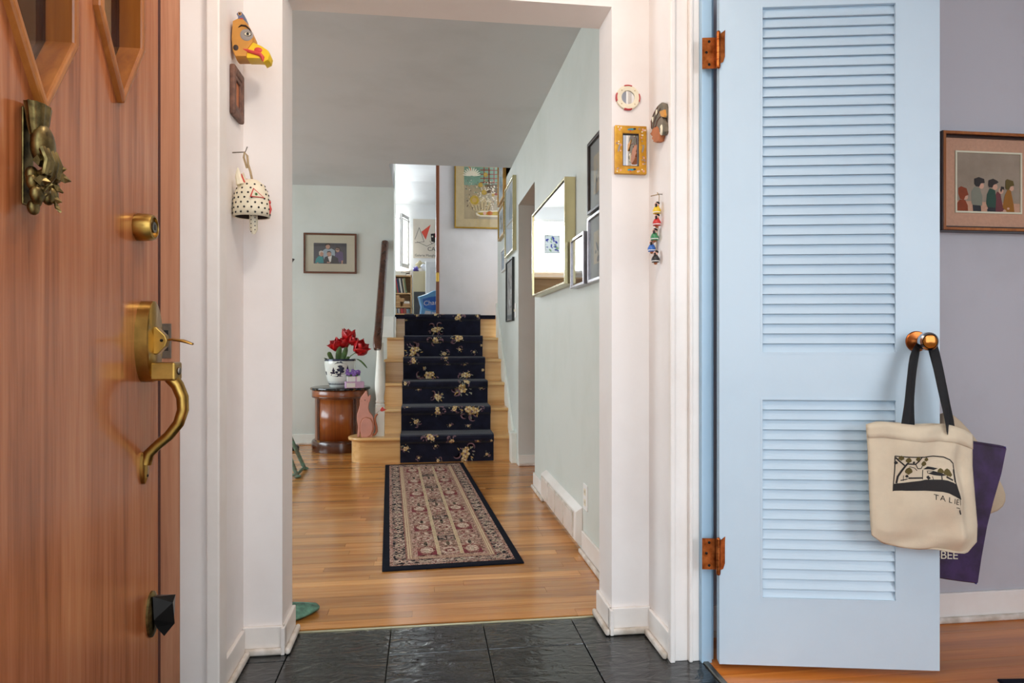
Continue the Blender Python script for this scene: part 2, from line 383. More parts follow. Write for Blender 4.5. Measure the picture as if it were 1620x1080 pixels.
# ---- stairwell, landing, study upstairs
ZL = 1.225
struct('wall_stairwell', MB('landing_wall').box((-.388, 5.5, C2+.16), (.73, 5.65, C3)).box((-.39, 5.65, C2+.16), (-.288, 6.515, C3)), 'upper stairwell walls')
struct('floor_landing', MB('stair_wood').box((-1.5, 6.792, ZL-.14), (2.2, 7.80, ZL-.002)), 'landing floor')
plain('study_carpet', '#b9bcc0', .95, var=.15, vscale=30)
struct('floor_study', MB('study_carpet').box((-2.3, 7.80, ZL-.14), (2.0, 12.6, ZL-.002)), 'pale grey study carpet')
fd = [(-1.6, -.65), (.135, 2.3)]
struct('wall_landing', MB('landing_wall').box((-1.6, 7.75, ZL), (-.65, 7.86, C3)).box((.172, 7.75, ZL), (2.3, 7.86, C3)).box((-.65, 7.75, 3.3), (.172, 7.86, C3)), 'pale lilac landing wall behind framed print')
struct('wall_landing_ends', MB('landing_wall').box((-1.6, 6.95, ZL), (-1.5, 7.75, C3)).box((-1.6, 6.85, ZL), (-.39, 6.95, C3)).box((.86, 6.6, ZL), (2.3, 6.7, C3))
       .box((2.2, 6.7, ZL), (2.3, 7.75, 2.0)).box((2.2, 6.7, 3.2), (2.3, 7.75, C3)).box((2.2, 6.7, 2), (2.3, 6.8, 3.2)).box((2.2, 7.6, 2), (2.3, 7.75, 3.2)))
struct('ceiling_upper', MB('study_wall').box((-2.3, 5.5, C3), (2.3, 12.6, C3+.1)))
slp = MB('study_wall').add([(-2.2, 11.75, C3), (1.9, 11.75, C3), (1.9, 12.5, 3.5), (-2.2, 12.5, 3.5), (-2.2, 12.5, C3+.05), (1.9, 12.5, C3+.05)], [(0, 1, 2, 3), (0, 3, 4), (1, 5, 2), (2, 5, 4, 3), (0, 4, 5, 1)])
struct('ceiling_slope', slp, 'sloped ceiling edge above the study window')
struct('wall_study', MB('study_wall').box((-2.3, 7.86, ZL), (-2.2, 12.6, C3)).box((1.9, 7.86, ZL), (2.0, 12.6, C3)).box((-2.2, 12.5, ZL), (-1.6, 12.6, C3)).box((-.3, 12.5, ZL), (1.9, 12.6, C3))
       .box((-1.6, 12.5, ZL), (-.3, 12.6, 2.28)).box((-1.6, 12.5, 3.28), (-.3, 12.6, C3)).box((-2.3, 7.76, ZL), (-1.6, 7.86, C3)), 'bright white study walls')
# upper door with brown jamb
d4 = thing('door_4', 'brown wooden study door standing open at the landing', None, (.135, 7.73, ZL), kind='structure')
MB('brown_door').box((0, 0, 0), (.037, .14, 2.09)).build('jamb', d4, bevel=.003)
MB('brown_door').box((.02, .16, .01), (.058, .90, 2.05)).build('slab', d4, bevel=.003)
hb = MB('bright_brass').box((-.0015, -.004, .43), (.033, .002, .53)).tube([(.016, -.007, .425), (.016, -.007, .535)], .006); hb.build('hinge', d4)
# brown door closing the hall doorway
d3 = thing('door_3', 'brown flush door in the right hall doorway', None, (.866, 4.4, 0), kind='structure')
MB('brown_door').box((0, 0, .008), (.035, .82, 2.05)).build('slab', d3, bevel=.002)
MB('brown_door').box((-.008, .79, 0), (.0, .815, 2.034)).build('door_stop', d3)
MB('brass').tube([(0, .06, .97), (-.05, .06, .97)], .009).ball((-.06, .06, .97), .026).build('knob', d3, smooth=True)
# ---- windows
def window(name, label, x0, x1, z0, z1, y, mull, origin, rz):
    t = thing(name, label, None, origin, rz, kind='structure')
    f = MB('white').ring(rect(x0, z0, x1, z1), rect(x0+.045, z0+.045, x1-.045, z1-.045), y-.03, y+.03); f.build('window_frame', t, bevel=.003)
    n = mull
    for i in range(1, n):
        x = x0+(x1-x0)*i/n; MB('white').box((x-.014, y-.02, z0+.045), (x+.014, y+.02, z1-.045)).build('mullion', t)
    for i in range(n):
        a = x0+.045 if i == 0 else x0+(x1-x0)*i/n+.014; b = x1-.045 if i == n-1 else x0+(x1-x0)*(i+1)/n-.014
        MB('glass').box((a, y-.002, z0+.045), (b, y+.002, z1-.045)).build('pane', t)
    return t
w1 = window('window_1', 'white study window above the bookcase', -.65, .65, 0, 1.0, .05, 2, (-.95, 12.5, 2.28), 0)
MB('white').box((-.7, -.06, -.03), (.7, .1, 0)).build('window_sill', w1, bevel=.004)
window('window_2', 'wide living room window', -1.3, 1.3, 0, 1.6, .05, 3, (-4.0, 4.6, .7), 90)
window('window_3', 'wide side room window', -1.2, 1.2, 0, 1.6, .05, 3, (2.5, -1.7, .7), 180)

# ================================================================== STAIRCASE
Y0, RUN, RISE, NOS = 5.47, .26, .2016, .028
SX0, SX1 = -.35, .729
HT = [0]+[RISE*i for i in range(1, 6)]+[ZL]
st = thing('staircase', 'honey oak staircase with white newel and dark handrail', None, (0, 0, 0), kind='structure')
for i in range(1, 7):
    y = Y0+RUN*(i-1); x0 = SX0 if i < 6 else -.287
    if i == 5: x0 = SX0
    if i == 1:
        c = (-.455, 5.60); P = [(SX1, y), (c[0], y)]
        for k in range(1, 12):
            a = -math.pi/2-math.pi*k/12; P.append((c[0]+.13*math.cos(a), c[1]+.13*math.sin(a)))
        P += [(c[0], y+.26), (SX1, y+.26)]
        MB('stair_wood').prism_z(P, 0, HT[1]-.028).build('riser', st, smooth=True)
        P = [(SX1, y-NOS), (c[0], y-NOS)]
        for k in range(1, 12):
            a = -math.pi/2-math.pi*k/12; P.append((c[0]+.158*math.cos(a), c[1]+.158*math.sin(a)))
        P += [(c[0], c[1]+.158), (SX1, c[1]+.158)]
        MB('stair_wood').prism_z(P, HT[1]-.028, HT[1]).build('tread', st, smooth=True, bevel=.011, seg=3)
    else:
        MB('stair_wood').box((x0, y, HT[i-1]-.02), (SX1, y+.02, HT[i]-.027)).build('riser', st)
        x = x0-.015 if i < 5 else x0
        if i < 6: MB('stair_wood').box((x, y-NOS, HT[i]-.027), (SX1, y+RUN+.01 if i < 5 else y+.3, HT[i])).build('tread', st, bevel=.010, seg=3)
        else: MB('stair_wood').box((x0, y-NOS, HT[i]-.027), (SX1, y+.022, HT[i]-.001)).build('tread', st, bevel=.010, seg=3)
# closed underside / left cheek
mb = MB('stair_white')
pts = [(5.75, .0), (6.52, .0)]+[(6.52, HT[4]-.03)]+[q for i in (4, 3, 2) for q in ((Y0+RUN*(i-1)+.02, HT[i]-.03), (Y0+RUN*(i-1)+.02, HT[i-1]-.03))]+[(5.75, HT[1]-.03)]
mb.add([(SX0+.005, y, z) for y, z in pts], [tuple(range(len(pts)))]).build('stair_cheek', st)
# white string board on the right wall, block at its foot
sk = MB('stair_white'); P = [(5.42, 0), (5.42, .24)]
prof = [(5.44, .235), (6.70, 1.235+.12), (6.70, 1.235+.03), (6.70, 1.0), (5.44, 0)]
sk.add([(.7295, y, z) for y, z in prof]+[(.712, y, z) for y, z in prof], [(0,1,2,3,4), (9,8,7,6,5)]+[(i, (i+1) % 5, 5+(i+1) % 5, 5+i) for i in range(5)])
sk.build('string_board', st, bevel=.002)
MB('stair_white').box((.688, 5.30, 0), (.7298, 5.445, .235)).box((.682, 5.295, .225), (.7298, 5.447, .245)).build('string_block', st, bevel=.004)
MB('stair_white').box((-.40, 6.49, HT[5]), (-.278, 6.516, HT[5]+.2)).box((-.2878, 6.49, HT[5]), (-.274, 6.8, HT[5]+.2)).build('base_block', st, bevel=.003)
MB('stair_white').box((-.372, 5.98, HT[2]+.0), (-.352, 6.515, HT[4]-.02)).build('side_trim', st, bevel=.003)
# newel post on the first tread
nw = MB('stair_white'); nz = HT[1]
nw.M = Matrix.Translation((-.357, 5.585, nz))
nw.box((-.036, -.036, 0), (.036, .036, .235))
nw.lathe([(.034, .235), (.038, .243), (.038, .255), (.030, .262), (.036, .275), (.036, .283), (.030, .292), (.034, .33), (.041, .38), (.042, .42), (.040, .47), (.034, .55), (.028, .65), (.026, .72), (.03, .76)], 20)
nw.build('newel_post', st, smooth=True)
hr = MB('rail_wood'); A = Vector((-.373, 5.50, .935)); B = Vector((-.369, 6.50, 1.905))
sec = [(-.026, -.03), (.026, -.03), (.034, -.015), (.034, .012), (.026, .03), (.0, .037), (-.026, .03), (-.034, .012), (-.034, -.015)]
path = [A+Vector((0, -.012, -.03)), A+Vector((0, .0, .005)), A+Vector((0, .035, .06)), A.lerp(B, .15), A.lerp(B, .5), B]
V = []
for i, p in enumerate(path):
    t = (path[min(i+1, 5)]-path[max(i-1, 0)]).normalized(); nrm = Vector((0, -t.z, t.y)); k = .8 if i == 0 else 1
    V += [p+Vector((1, 0, 0))*a*k+nrm*b*k for a, b in sec]
n = len(sec); F = [tuple(range(n)), tuple(range(5*n, 6*n))]+[(j*n+i, j*n+(i+1) % n, (j+1)*n+(i+1) % n, (j+1)*n+i) for j in range(5) for i in range(n)]
hr.add(V, F).build('handrail', st, smooth=True, bevel=.004)
# ================================================================== FRONT DOOR (open, exterior face towards the vestibule)
DX, DY = -.537, .53
d1 = thing('door_1', 'open reddish wooden front door with brass hardware', None, (DX, DY, 0), 90, kind='structure')
hexes = [(.245, 1.205), (.491, 1.304), (.738, 1.402)]      # lower tips of the three windows (local x, z)
HW, HT_, HL = .080, .118, .52
def hexa(x, z, g=0): return [(x, z-g*1.3), (x+HW+g, z+HT_), (x+HW+g, z+HL-HT_), (x, z+HL+g*1.3), (x-HW-g, z+HL-HT_), (x-HW-g, z+HT_)]
slab = MB('door_wood').box((0, 0, .012), (.92, .045, 2.05)).build('slab', d1)
for x, z in hexes:
    cut = MB('door_wood').prism(hexa(x, z), -.05, .1).build('cut', d1)
    md = slab.modifiers.new('cut', 'BOOLEAN'); md.object = cut; md.operation = 'DIFFERENCE'; md.solver = 'EXACT'
bpy.context.view_layer.update(); dg = bpy.context.evaluated_depsgraph_get()
me = bpy.data.meshes.new_from_object(slab.evaluated_get(dg)); slab.modifiers.clear(); slab.data = me
for o in [o for o in bpy.data.objects if o.name.startswith('cut')]: bpy.data.objects.remove(o)
me.materials.clear(); me.materials.append(M['door_wood'])
for x, z in hexes:
    f = MB('window_wood').ring(hexa(x, z, .010), hexa(x, z, -.006), -.013, .04).build('window_frame', d1, bevel=.004)
    MB('amber_glass').prism(hexa(x, z, -.006), .028, .032).build('pane', f)
MB('gap_shadow_brown').box((.9195, .006, .012), (.950, .040, 2.05)).build('weather_strip_shadow', d1)  # weather strip, its dark colour also paints the shadow gap beside the jamb
# deadbolt
db = MB('brass'); db.M = Matrix.Translation((.822, 0, 1.186)) @ Matrix.Diagonal((.86, 1, .86, 1)) @ Matrix.Rotation(R(90), 4, 'X')
db.lathe([(.030, 0), (.031, .004), (.029, .024), (.026, .030), (.022, .031), (.021, .027), (.0, .027)], 24, cap=False)
ko = db.build('deadbolt', d1, smooth=True)
kc = MB('steel'); kc.M = db.M; kc.lathe([(.012, .027), (.012, .031), (.001, .0312)], 16); kc.box((-.0015, -.006, .031), (.0015, .006, .0318), 'black'); kc.build('key_cylinder', ko, smooth=True)
# handle set
hs = MB('brass'); hs.M = Matrix.Translation((.844, 0, .970)) @ Matrix.Rotation(R(90), 4, 'X')
pf = [(.0375, 0), (.0375, .022), (.0355, .024), (.001, .0242)]
hs.M = hs.M @ Matrix.Diagonal((1, 2.08, 1, 1)); hs.lathe(pf, 32)
es = hs.build('escutcheon', d1, smooth=True)
th = MB('brass'); th.prism([(.838, .945), (.850, .945), (.850, .998), (.838, .998)], -.03, -.02)
hp = [(-.020, 1.0), (-.028, .998), (-.044, .982), (-.048, .972), (-.044, .960), (-.030, .945), (-.020, .945)]
th.add([(.835, y, z) for y, z in hp]+[(.853, y, z) for y, z in hp], [tuple(range(7)), tuple(range(13, 6, -1))]+[(i, (i+1) % 7, 7+(i+1) % 7, 7+i) for i in range(7)])
thm = th.build('latch_housing', es, bevel=.002)
lv = MB('brass'); lv.tube([(.844, -.036, .972), (.844, -.055, .974), (.844, -.075, .971), (.844, -.092, .965)], [.006, .007, .010, .006], 10, flat=.35); lv.build('thumb_lever', es, smooth=True)
MB('dark_metal').ball((.8345, -.038, .972), .003).build('pivot_pin', es)
gp = MB('brass'); gp.box((.824, -.066, .895), (.864, -.020, .930)); gb = gp.build('grip_block', es, bevel=.004)
MB('steel').ball((.844, -.067, .913), (.007, .004, .008)).build('screw', gb)
gr = MB('brass'); gr.tube([(.844, -.052, .900), (.844, -.064, .885), (.844, -.073, .862), (.844, -.074, .838), (.844, -.066, .812), (.844, -.048, .788), (.844, -.027, .770), (.844, -.012, .755), (.844, -.006, .735)],
                          [.013, .012, .0115, .011, .0105, .010, .0095, .010, .011], 12); gr.build('grip', es, smooth=True)
fp = MB('brass'); fp.M = Matrix.Translation((.844, 0, .727)) @ Matrix.Rotation(R(90), 4, 'X') @ Matrix.Diagonal((1, 2.4, 1, 1)); fp.lathe([(.013, 0), (.013, .005), (.009, .009), (.001, .0095)], 20)
ft = fp.build('foot_plate', es, smooth=True); MB('dark_metal').ball((.844, -.009, .712), (.003, .002, .003)).build('screw', ft)
# low plate with a bent dark flap
op = MB('old_brass'); op.M = Matrix.Translation((.885, 0, .43)) @ Matrix.Rotation(R(90), 4, 'X') @ Matrix.Diagonal((1, 1.75, 1, 1)); op.lathe([(.026, 0), (.026, .004), (.021, .008), (.001, .008)], 24)
ov = op.build('oval_plate', d1, smooth=True)
fl_ = MB('dark_metal').add([(.872, -.008, .468), (.898, -.010, .462), (.906, -.038, .458), (.880, -.042, .452), (.868, -.012, .425), (.884, -.044, .410), (.902, -.036, .402), (.892, -.010, .398), (.880, -.026, .388), (.874, -.014, .408)],
      [(0, 1, 2, 3), (0, 3, 4), (4, 3, 5), (3, 2, 6, 5), (1, 2, 6, 7), (4, 5, 9), (9, 5, 8), (5, 6, 8), (6, 7, 8)])
fl_.build('bent_flap', ov, solid=.0025)
# knocker: a cuffed hand over a cluster of fruit and leaves
kn = thing('door_knocker', 'antique brass hand-shaped knocker on the wooden front door', 'knocker', (DX, .982, 1.215), 90)
kn.scale = (.95, .66, 1); kn.location.y += .012
bp = MB('old_brass'); bp.prism([(-.013, -.06), (.013, -.06), (.013, .072), (-.013, .072)], -.004, 0); bp.build('back_plate', kn, bevel=.002)
def flut(a, z): return 1+.08*math.cos(10*a)
cf = MB('old_brass'); cf.M = Matrix.Translation((0, -.022, .046))
vs = []; pr = [(.014, -.012), (.018, 0), (.021, .016), (.024, .031), (.020, .032)]
for r, z in pr:
    for i in range(30):
        a = 2*math.pi*i/30; q = r*flut(a, z); vs.append((q*math.cos(a), q*math.sin(a)*.8, z))
cf.add(vs, [(j*30+i, j*30+(i+1) % 30, (j+1)*30+(i+1) % 30, (j+1)*30+i) for j in range(4) for i in range(30)]+[tuple(range(29, -1, -1)), tuple(range(120, 150))]); cf.build('cuff', kn, smooth=True)
hd = MB('old_brass'); hd.ball((.002, -.030, .022), (.022, .020, .030), seg=16, rings=10); hd.build('hand_back', kn, smooth=True)
for k, (x, ln) in enumerate(((-.018, .034), (-.008, .040), (.003, .042), (.013, .036))):
    MB('old_brass').tube([(x, -.044, .014), (x-.001, -.054, -.002), (x-.002, -.050, -.018), (x, -.038, .014-ln)], [.0062, .0064, .006, .005], 8).build('finger', kn, smooth=True)
MB('old_brass').tube([(.018, -.030, .022), (.028, -.038, .006), (.026, -.042, -.010)], [.0065, .0065, .005], 8).build('thumb', kn, smooth=True)
random.seed(11)
for k in range(16):
    x, z = random.uniform(-.026, .026), random.uniform(-.066, -.012); r = random.uniform(.008, .013)
    MB('old_brass').ball((x, -.026-random.random()*.014, z), r, seg=10, rings=7).build('fruit', kn, smooth=True)
for k in range(14):
    x, z, a = random.uniform(-.028, .03), random.uniform(-.07, -.002), random.uniform(0, 6.28)
    lf = MB('old_brass'); lf.M = Matrix.Translation((x, -.038-.012*random.random(), z)) @ Matrix.Scale(.85, 4) @ Matrix.Rotation(a, 4, 'Y') @ Matrix.Rotation(R(35), 4, 'X')
    lf.add([(0, 0, -.014), (.008, -.003, -.004), (.006, 0, .006), (0, -.006, .016), (-.006, 0, .006), (-.008, -.003, -.004), (0, -.004, 0)], [(0, 1, 6), (1, 2, 6), (2, 3, 6), (3, 4, 6), (4, 5, 6), (5, 0, 6)]); lf.build('leaf', kn, solid=.003)

# ================================================================== BLUE LOUVRE DOOR (open into the side room)
BW = .624; BX, BY, BA = .863, 1.886, -11.27
d2 = thing('door_2', 'pale blue louvred door with tote bag on its knob', None, (BX, BY, 0), BA, kind='structure')
TH = .034
xs0, xs1 = .122, .503
MB('blue_paint').box((0, 0, .02), (xs0, TH, 2.06)).build('stile', d2)
MB('blue_paint').box((xs1, 0, .02), (BW, TH, 2.06)).build('stile', d2)
MB('blue_paint').box((xs0, 0, .02), (xs1, TH, .217)).build('rail', d2)
MB('blue_paint').box((xs0, 0, .801), (xs1, TH, .937)).build('rail', d2)
MB('blue_paint').box((xs0, 0, 1.952), (xs1, TH, 2.06)).build('rail', d2)
sl = MB('blue_paint'); hw = (xs1-xs0)/2-.0008
P = [(-.0020, -.0185), (.0040, -.0185), (.0315, .0175), (.0255, .0185)]; P = [(.003, -.0160), (.0075, -.0165), (.0215, .0155), (.017, .0165)]
sl.add([(-hw, y, z) for y, z in P]+[(hw, y, z) for y, z in P], [(0, 1, 2, 3), (7, 6, 5, 4)]+[(i, 4+i, 4+(i+1) % 4, (i+1) % 4) for i in range(4)])
slm = sl.mesh('slat')
def slats(z0, z1, n):
    p = (z1-z0)/n
    for i in range(n):
        o = bpy.data.objects.new('slat', slm); COL.objects.link(o); o.parent = d2; o.location = ((xs0+xs1)/2, 0, z0+p*(i+.5))
slats(.217, .801, 20); slats(.937, 1.952, 35)
# thin bead round each louvre panel
for z0, z1 in ((.217, .801), (.937, 1.952)):
    MB('blue_paint').ring(rect(xs0-.004, z0-.004, xs1+.004, z1+.004), rect(xs0+.002, z0+.002, xs1-.002, z1-.002), -.0012, .006).build('panel_bead', d2)
# hinges
for z in (.338, 1.828):
    h = MB('copper'); h.box((-.046, .018, z-.046), (-.004, .021, z+.046)); ho = h.build('hinge', d2)
    for zz in (-.034, .002, .034): MB('dark_metal').ball((-.026-.008*(zz == .002), .0175, z+zz), (.0042, .002, .0042), seg=8, rings=5).build('screw', ho)
    k = MB('copper')
    for j in range(5): k.tube([(-.004, -.004, z-.048+.0194*j), (-.004, -.004, z-.048+.0194*j+.0182)], .0062, 10)
    k.ball((-.004, -.004, z+.05), .006).ball((-.004, -.004, z-.05), .006); k.build('knuckle', ho, smooth=True)
    MB('copper').add([(-.002, -.004, z-.042), (.010, -.0025, z-.036), (.015, -.0018, z-.02), (.015, -.0018, z+.035), (.016, -.0018, z+.058), (-.002, -.004, z+.044)], [(0, 1, 2, 3, 4, 5)]).build('hinge_leaf', ho, solid=.002)
# knob
rs = MB('copper'); rs.M = Matrix.Translation((.558, 0, .97)) @ Matrix.Rotation(R(90), 4, 'X'); rs.lathe([(.030, 0), (.030, .004), (.028, .006), (.012, .006)], 28); kb = rs.build('knob_rose', d2, smooth=True)
kk = MB('chrome'); kk.M = rs.M; kk.lathe([(.010, .006), (.010, .035), (.015, .042), (.0245, .050), (.0265, .060), (.0255, .070), (.021, .074)], 28, cap=False); ks = kk.build('knob', kb, smooth=True)
kf = MB('knob_amber'); kf.M = rs.M; kf.lathe([(.0195, .0725), (.0185, .0755), (.012, .077), (.0005, .0775)], 28); kf.build('knob_face', kb, smooth=True)
rb = MB('chrome'); rb.M = Matrix.Translation((.558, TH, .97)) @ Matrix.Rotation(R(-90), 4, 'X'); rb.lathe([(.028, 0), (.028, .004), (.01, .008), (.01, .035), (.024, .048), (.024, .066), (.001, .072)], 24); rb.build('rear_knob', d2, smooth=True)

# ------------------------------------------------------------------ bags on the knobs (frame of the door)
BT = Vector((math.cos(R(BA)), math.sin(R(BA)), 0)); BN = Vector((BT.y, -BT.x, 0)); B0 = Vector((BX, BY, 0))
def bpx(u, v, off):            # pixel traced on a plane parallel to the door, off in front of it -> local x, z
    d = u-810; r = Vector((FPX*SA+d*CA, FPX*CA-d*SA, 540-v)); p = B0+BN*off
    k = p.dot(BN)/(r.x*BN.x+r.y*BN.y); q = r*k
    return ((q-B0).dot(BT), q.z+CAMH)
plain('canvas', '#dccbb0', .95, var=.12, vscale=14, bmp=.25, bscale=700); plain('strap_black', '#1b1b1d', .85, var=.2, vscale=80, bmp=.3, bscale=900)
plain('print_black', '#221d1c', .8, var=.2); plain('print_olive', '#5d4f22', .8, var=.2); plain('purple_cloth', '#3d2350', .6, var=.35, vscale=22, c2='#240f2a', bmp=.8, bscale=24); plain('purple_edge', '#3c3a78', .6)
plain('cloth_tan', '#cdb79a', .95, var=.2, vscale=9)
tb = thing('tote_bag', 'cream canvas tote bag with black straps hanging on blue door knob', 'tote bag', (BX, BY, 0), BA)
OFF = .105
outl = {k: [bpx(u, v, OFF) for u, v in P] for k, P in dict(
    top=[(1378, 673), (1400, 669), (1430, 671), (1460, 674), (1490, 673), (1512, 674), (1530, 680), (1549, 690)],
    bot=[(1387, 851), (1404, 864), (1430, 870), (1460, 873), (1490, 874), (1520, 880), (1540, 881), (1556, 862)],
    lef=[(1378, 673), (1381, 720), (1383, 780), (1385, 830), (1387, 851)], rig=[(1549, 690), (1549, 740), (1553, 790), (1557, 835), (1556, 862)]).items()}
def lerpL(L, t):
    f = t*(len(L)-1); i = min(int(f), len(L)-2); f -= i; return (L[i][0]*(1-f)+L[i+1][0]*f, L[i][1]*(1-f)+L[i+1][1]*f)
def coons(a, b):
    T, Bo, Lf, Rg = lerpL(outl['top'], a), lerpL(outl['bot'], a), lerpL(outl['lef'], b), lerpL(outl['rig'], b)
    c00, c10, c01, c11 = outl['top'][0], outl['top'][-1], outl['bot'][0], outl['bot'][-1]
    return [(1-b)*T[i]+b*Bo[i]+(1-a)*Lf[i]+a*Rg[i]-((1-a)*(1-b)*c00[i]+a*(1-b)*c10[i]+(1-a)*b*c01[i]+a*b*c11[i]) for i in (0, 1)]
def bagS(a, b, off=0):
    x, z = coons(a, b)
    e = min(a, 1-a)*min(1, 1)*4; e = min(1, e); eb = min(1, (1-b)*5)
    bul = .030*math.sin(math.pi*min(max(a, 0), 1))**.6*(.25+.75*math.sin(math.pi*(.15+.8*b)))*eb**.5
    wr = .0035*math.sin(17*a+3*b+2*math.sin(5*b))*(1-.5*b)+.003*math.sin(9*b+11*a*b)*e+.004*math.sin(7*a-6*b)*e
    wr *= 1.7; wr += -.010*math.exp(-((a-.80-.06*b)/.06)**2)*(.4+.6*b)      # the fold that swallows the end of the word
    return (x, -(OFF-.03)-bul-wr*e-off, z)
def bagB(a, b):
    x, z = coons(a, b); eb = min(1, (1-b)*5); return (x, -(OFF-.03)+.022*math.sin(math.pi*a)**.6*eb**.5, z)
bm_ = MB('canvas'); bm_.grid(lambda a, b: bagS(a, b), 44, 40).grid(lambda a, b: bagB(a, b), 24, 20); bm_.build('bag_body', tb, smooth=True, solid=.0015)
hem = MB('canvas'); hem.grid(lambda a, b: bagS(a, b*.115, .0022), 44, 3); hem.build('hem', tb, smooth=True, solid=.0015)
# print on the bag: inverse of the pixel map is close to linear, so map pixel -> (a, b)
def ab(u, v):
    a, b = .5, .5; tx, tz = bpx(u, v, OFF)
    for _ in range(12):
        x, z = coons(a, b); e = 1e-3; xa, za = coons(a+e, b); xb, zb = coons(a, b+e)
        j = ((xa-x)/e, (xb-x)/e, (za-z)/e, (zb-z)/e); det = j[0]*j[3]-j[1]*j[2]; dx, dz = tx-x, tz-z
        a += (dx*j[3]-j[1]*dz)/det; b += (j[0]*dz-j[2]*dx)/det
    return a, b
def onbag(u, v, off=.0016): a, b = ab(u, v); return bagS(a, b, off)
def z9(x, y): return (1400+x/9, 700+y/9)
def sub(P, k=6):
    Q = []
    for i in range(len(P)):
        (x0, y0), (x1, y1) = P[i], P[(i+1) % len(P)]
        Q += [(x0+(x1-x0)*t/k, y0+(y1-y0)*t/k) for t in range(k)]
    return Q
pr_ = MB('print_black')
def strip(P, w, m='print_black', off=.0016):
    Q = []
    for i in range(len(P)-1):
        k = 6
        for t in range(k): Q.append((P[i][0]+(P[i+1][0]-P[i][0])*t/k, P[i][1]+(P[i+1][1]-P[i][1])*t/k))
    Q.append(P[-1]); vs = []
    for i, (x, y) in enumerate(Q):
        a = Q[max(i-1, 0)]; b = Q[min(i+1, len(Q)-1)]; dx, dy = b[0]-a[0], b[1]-a[1]; l = math.hypot(dx, dy) or 1
        ww = w*(1-.0*i/len(Q))/2
        vs += [onbag(*z9(x-dy/l*ww, y+dx/l*ww), off), onbag(*z9(x+dy/l*ww, y-dx/l*ww), off)]
    pr_.add(vs, [(2*i, 2*i+1, 2*i+3, 2*i+2) for i in range(len(Q)-1)], m)
def fan(P, m, off=.0016):
    cx = sum(p[0] for p in P)/len(P); cy = sum(p[1] for p in P)/len(P); P = sub(P, 3); vs = [onbag(*z9(cx, cy), off)]+[onbag(*z9(*p), off) for p in P]
    mid = [onbag(*z9((p[0]+cx)/2, (p[1]+cy)/2), off) for p in P]; n = len(P); vs += mid
    pr_.add(vs, [(0, n+1+i, n+1+(i+1) % n) for i in range(n)]+[(1+i, 1+(i+1) % n, n+1+(i+1) % n, n+1+i) for i in range(n)], m)
strip([(155, 195), (330, 200), (560, 205), (690, 192), (840, 205), (930, 245), (985, 300), (992, 400), (990, 560), (1010, 660), (1050, 800)], 16)
strip([(157, 195), (162, 400), (150, 705)], 13)
top = [(150, 600), (260, 580), (380, 560), (520, 545), (580, 530), (800, 520), (870, 530), (950, 560), (1000, 590)]; botm = [(150, 700), (260, 690), (380, 688), (520, 685), (580, 684), (800, 690), (870, 705), (950, 745), (1045, 800)]
for i in range(8):
    vs = []; K = 4
    for t in range(K+1):
        x0, y0 = [top[i][q]+(top[i+1][q]-top[i][q])*t/K for q in (0, 1)]; x1, y1 = [botm[i][q]+(botm[i+1][q]-botm[i][q])*t/K for q in (0, 1)]
        vs += [onbag(*z9(x0+(x1-x0)*s/4, y0+(y1-y0)*s/4)) for s in range(5)]
    pr_.add(vs, [(t*5+s, t*5+s+1, (t+1)*5+s+1, (t+1)*5+s) for t in range(K) for s in range(4)], 'print_black')
strip([(190, 590), (205, 490), (250, 400), (290, 330), (320, 290)], 26); strip([(285, 330), (200, 255), (165, 215)], 20); strip([(310, 300), (430, 305), (480, 260), (520, 205)], 20)
strip([(320, 295), (325, 210)], 14); strip([(430, 305), (470, 370), (520, 370), (555, 290)], 12); strip([(340, 340), (420, 360), (460, 400)], 9)
for x, y, r, m in ((340, 405, 52, 'print_olive'), (325, 250, 40, 'print_olive'), (555, 300, 38, 'print_olive'), (460, 230, 34, 'print_olive'), (230, 220, 36, 'print_olive'), (170, 290, 24, 'print_black'), (400, 280, 18, 'print_black'), (590, 240, 30, 'print_olive'), (880, 420, 52, 'print_olive'), (790, 405, 42, 'print_olive'), (915, 450, 32, 'print_olive'), (320, 480, 22, 'print_black')):
    fan([(x+r*(1+.18*math.sin(5*a))*math.cos(a), y+r*(.9+.15*math.cos(4*a))*math.sin(a)) for a in [2*math.pi*i/12 for i in range(12)]], m, .0019)
fan([(550, 380), (610, 340), (650, 345), (755, 365), (700, 390), (640, 380)], 'print_black', .0022); fan([(620, 440), (700, 405), (800, 430), (855, 460), (800, 470), (700, 462)], 'print_black', .0022)
strip([(545, 390), (545, 525)], 10); strip([(610, 400), (620, 440)], 10); strip([(620, 405), (700, 408)], 8); strip([(680, 480), (690, 525)], 8); strip([(800, 470), (800, 520)], 14); strip([(610, 480), (640, 520)], 40)
strip([(340, 508), (540, 505)], 22); strip([(240, 545), (330, 520)], 14); strip([(275, 470), (275, 550)], 8); strip([(860, 480), (950, 530)], 22); strip([(985, 380), (985, 560)], 26)
def put0(x, z):                 # lettering baseline follows the sag of the cloth
    u, v = 1400+(680+x*1000)/9, 700+(795-z*1000)/9; dx = x*1000; v += (dx*.20+dx*dx*.0003)/9; return onbag(u, v)
for ch, lx, by in (('T', 683, 800), ('A', 762, 808), ('L', 865, 832), ('I', 940, 852), ('E', 968, 862)):
    text_mb(pr_, ch, .112, lambda x, z: onbag(1400+(lx+x*1000*.92)/9, 700+(by-z*1000+x*1000*.22)/9), 'print_black')
strip([(1035, 800), (1042, 830), (1046, 880)], 8); strip([(985, 912), (1020, 918), (1045, 935)], 8); strip([(1042, 950), (1055, 985), (1072, 1020)], 20)
pr_.build('printed_picture', tb)
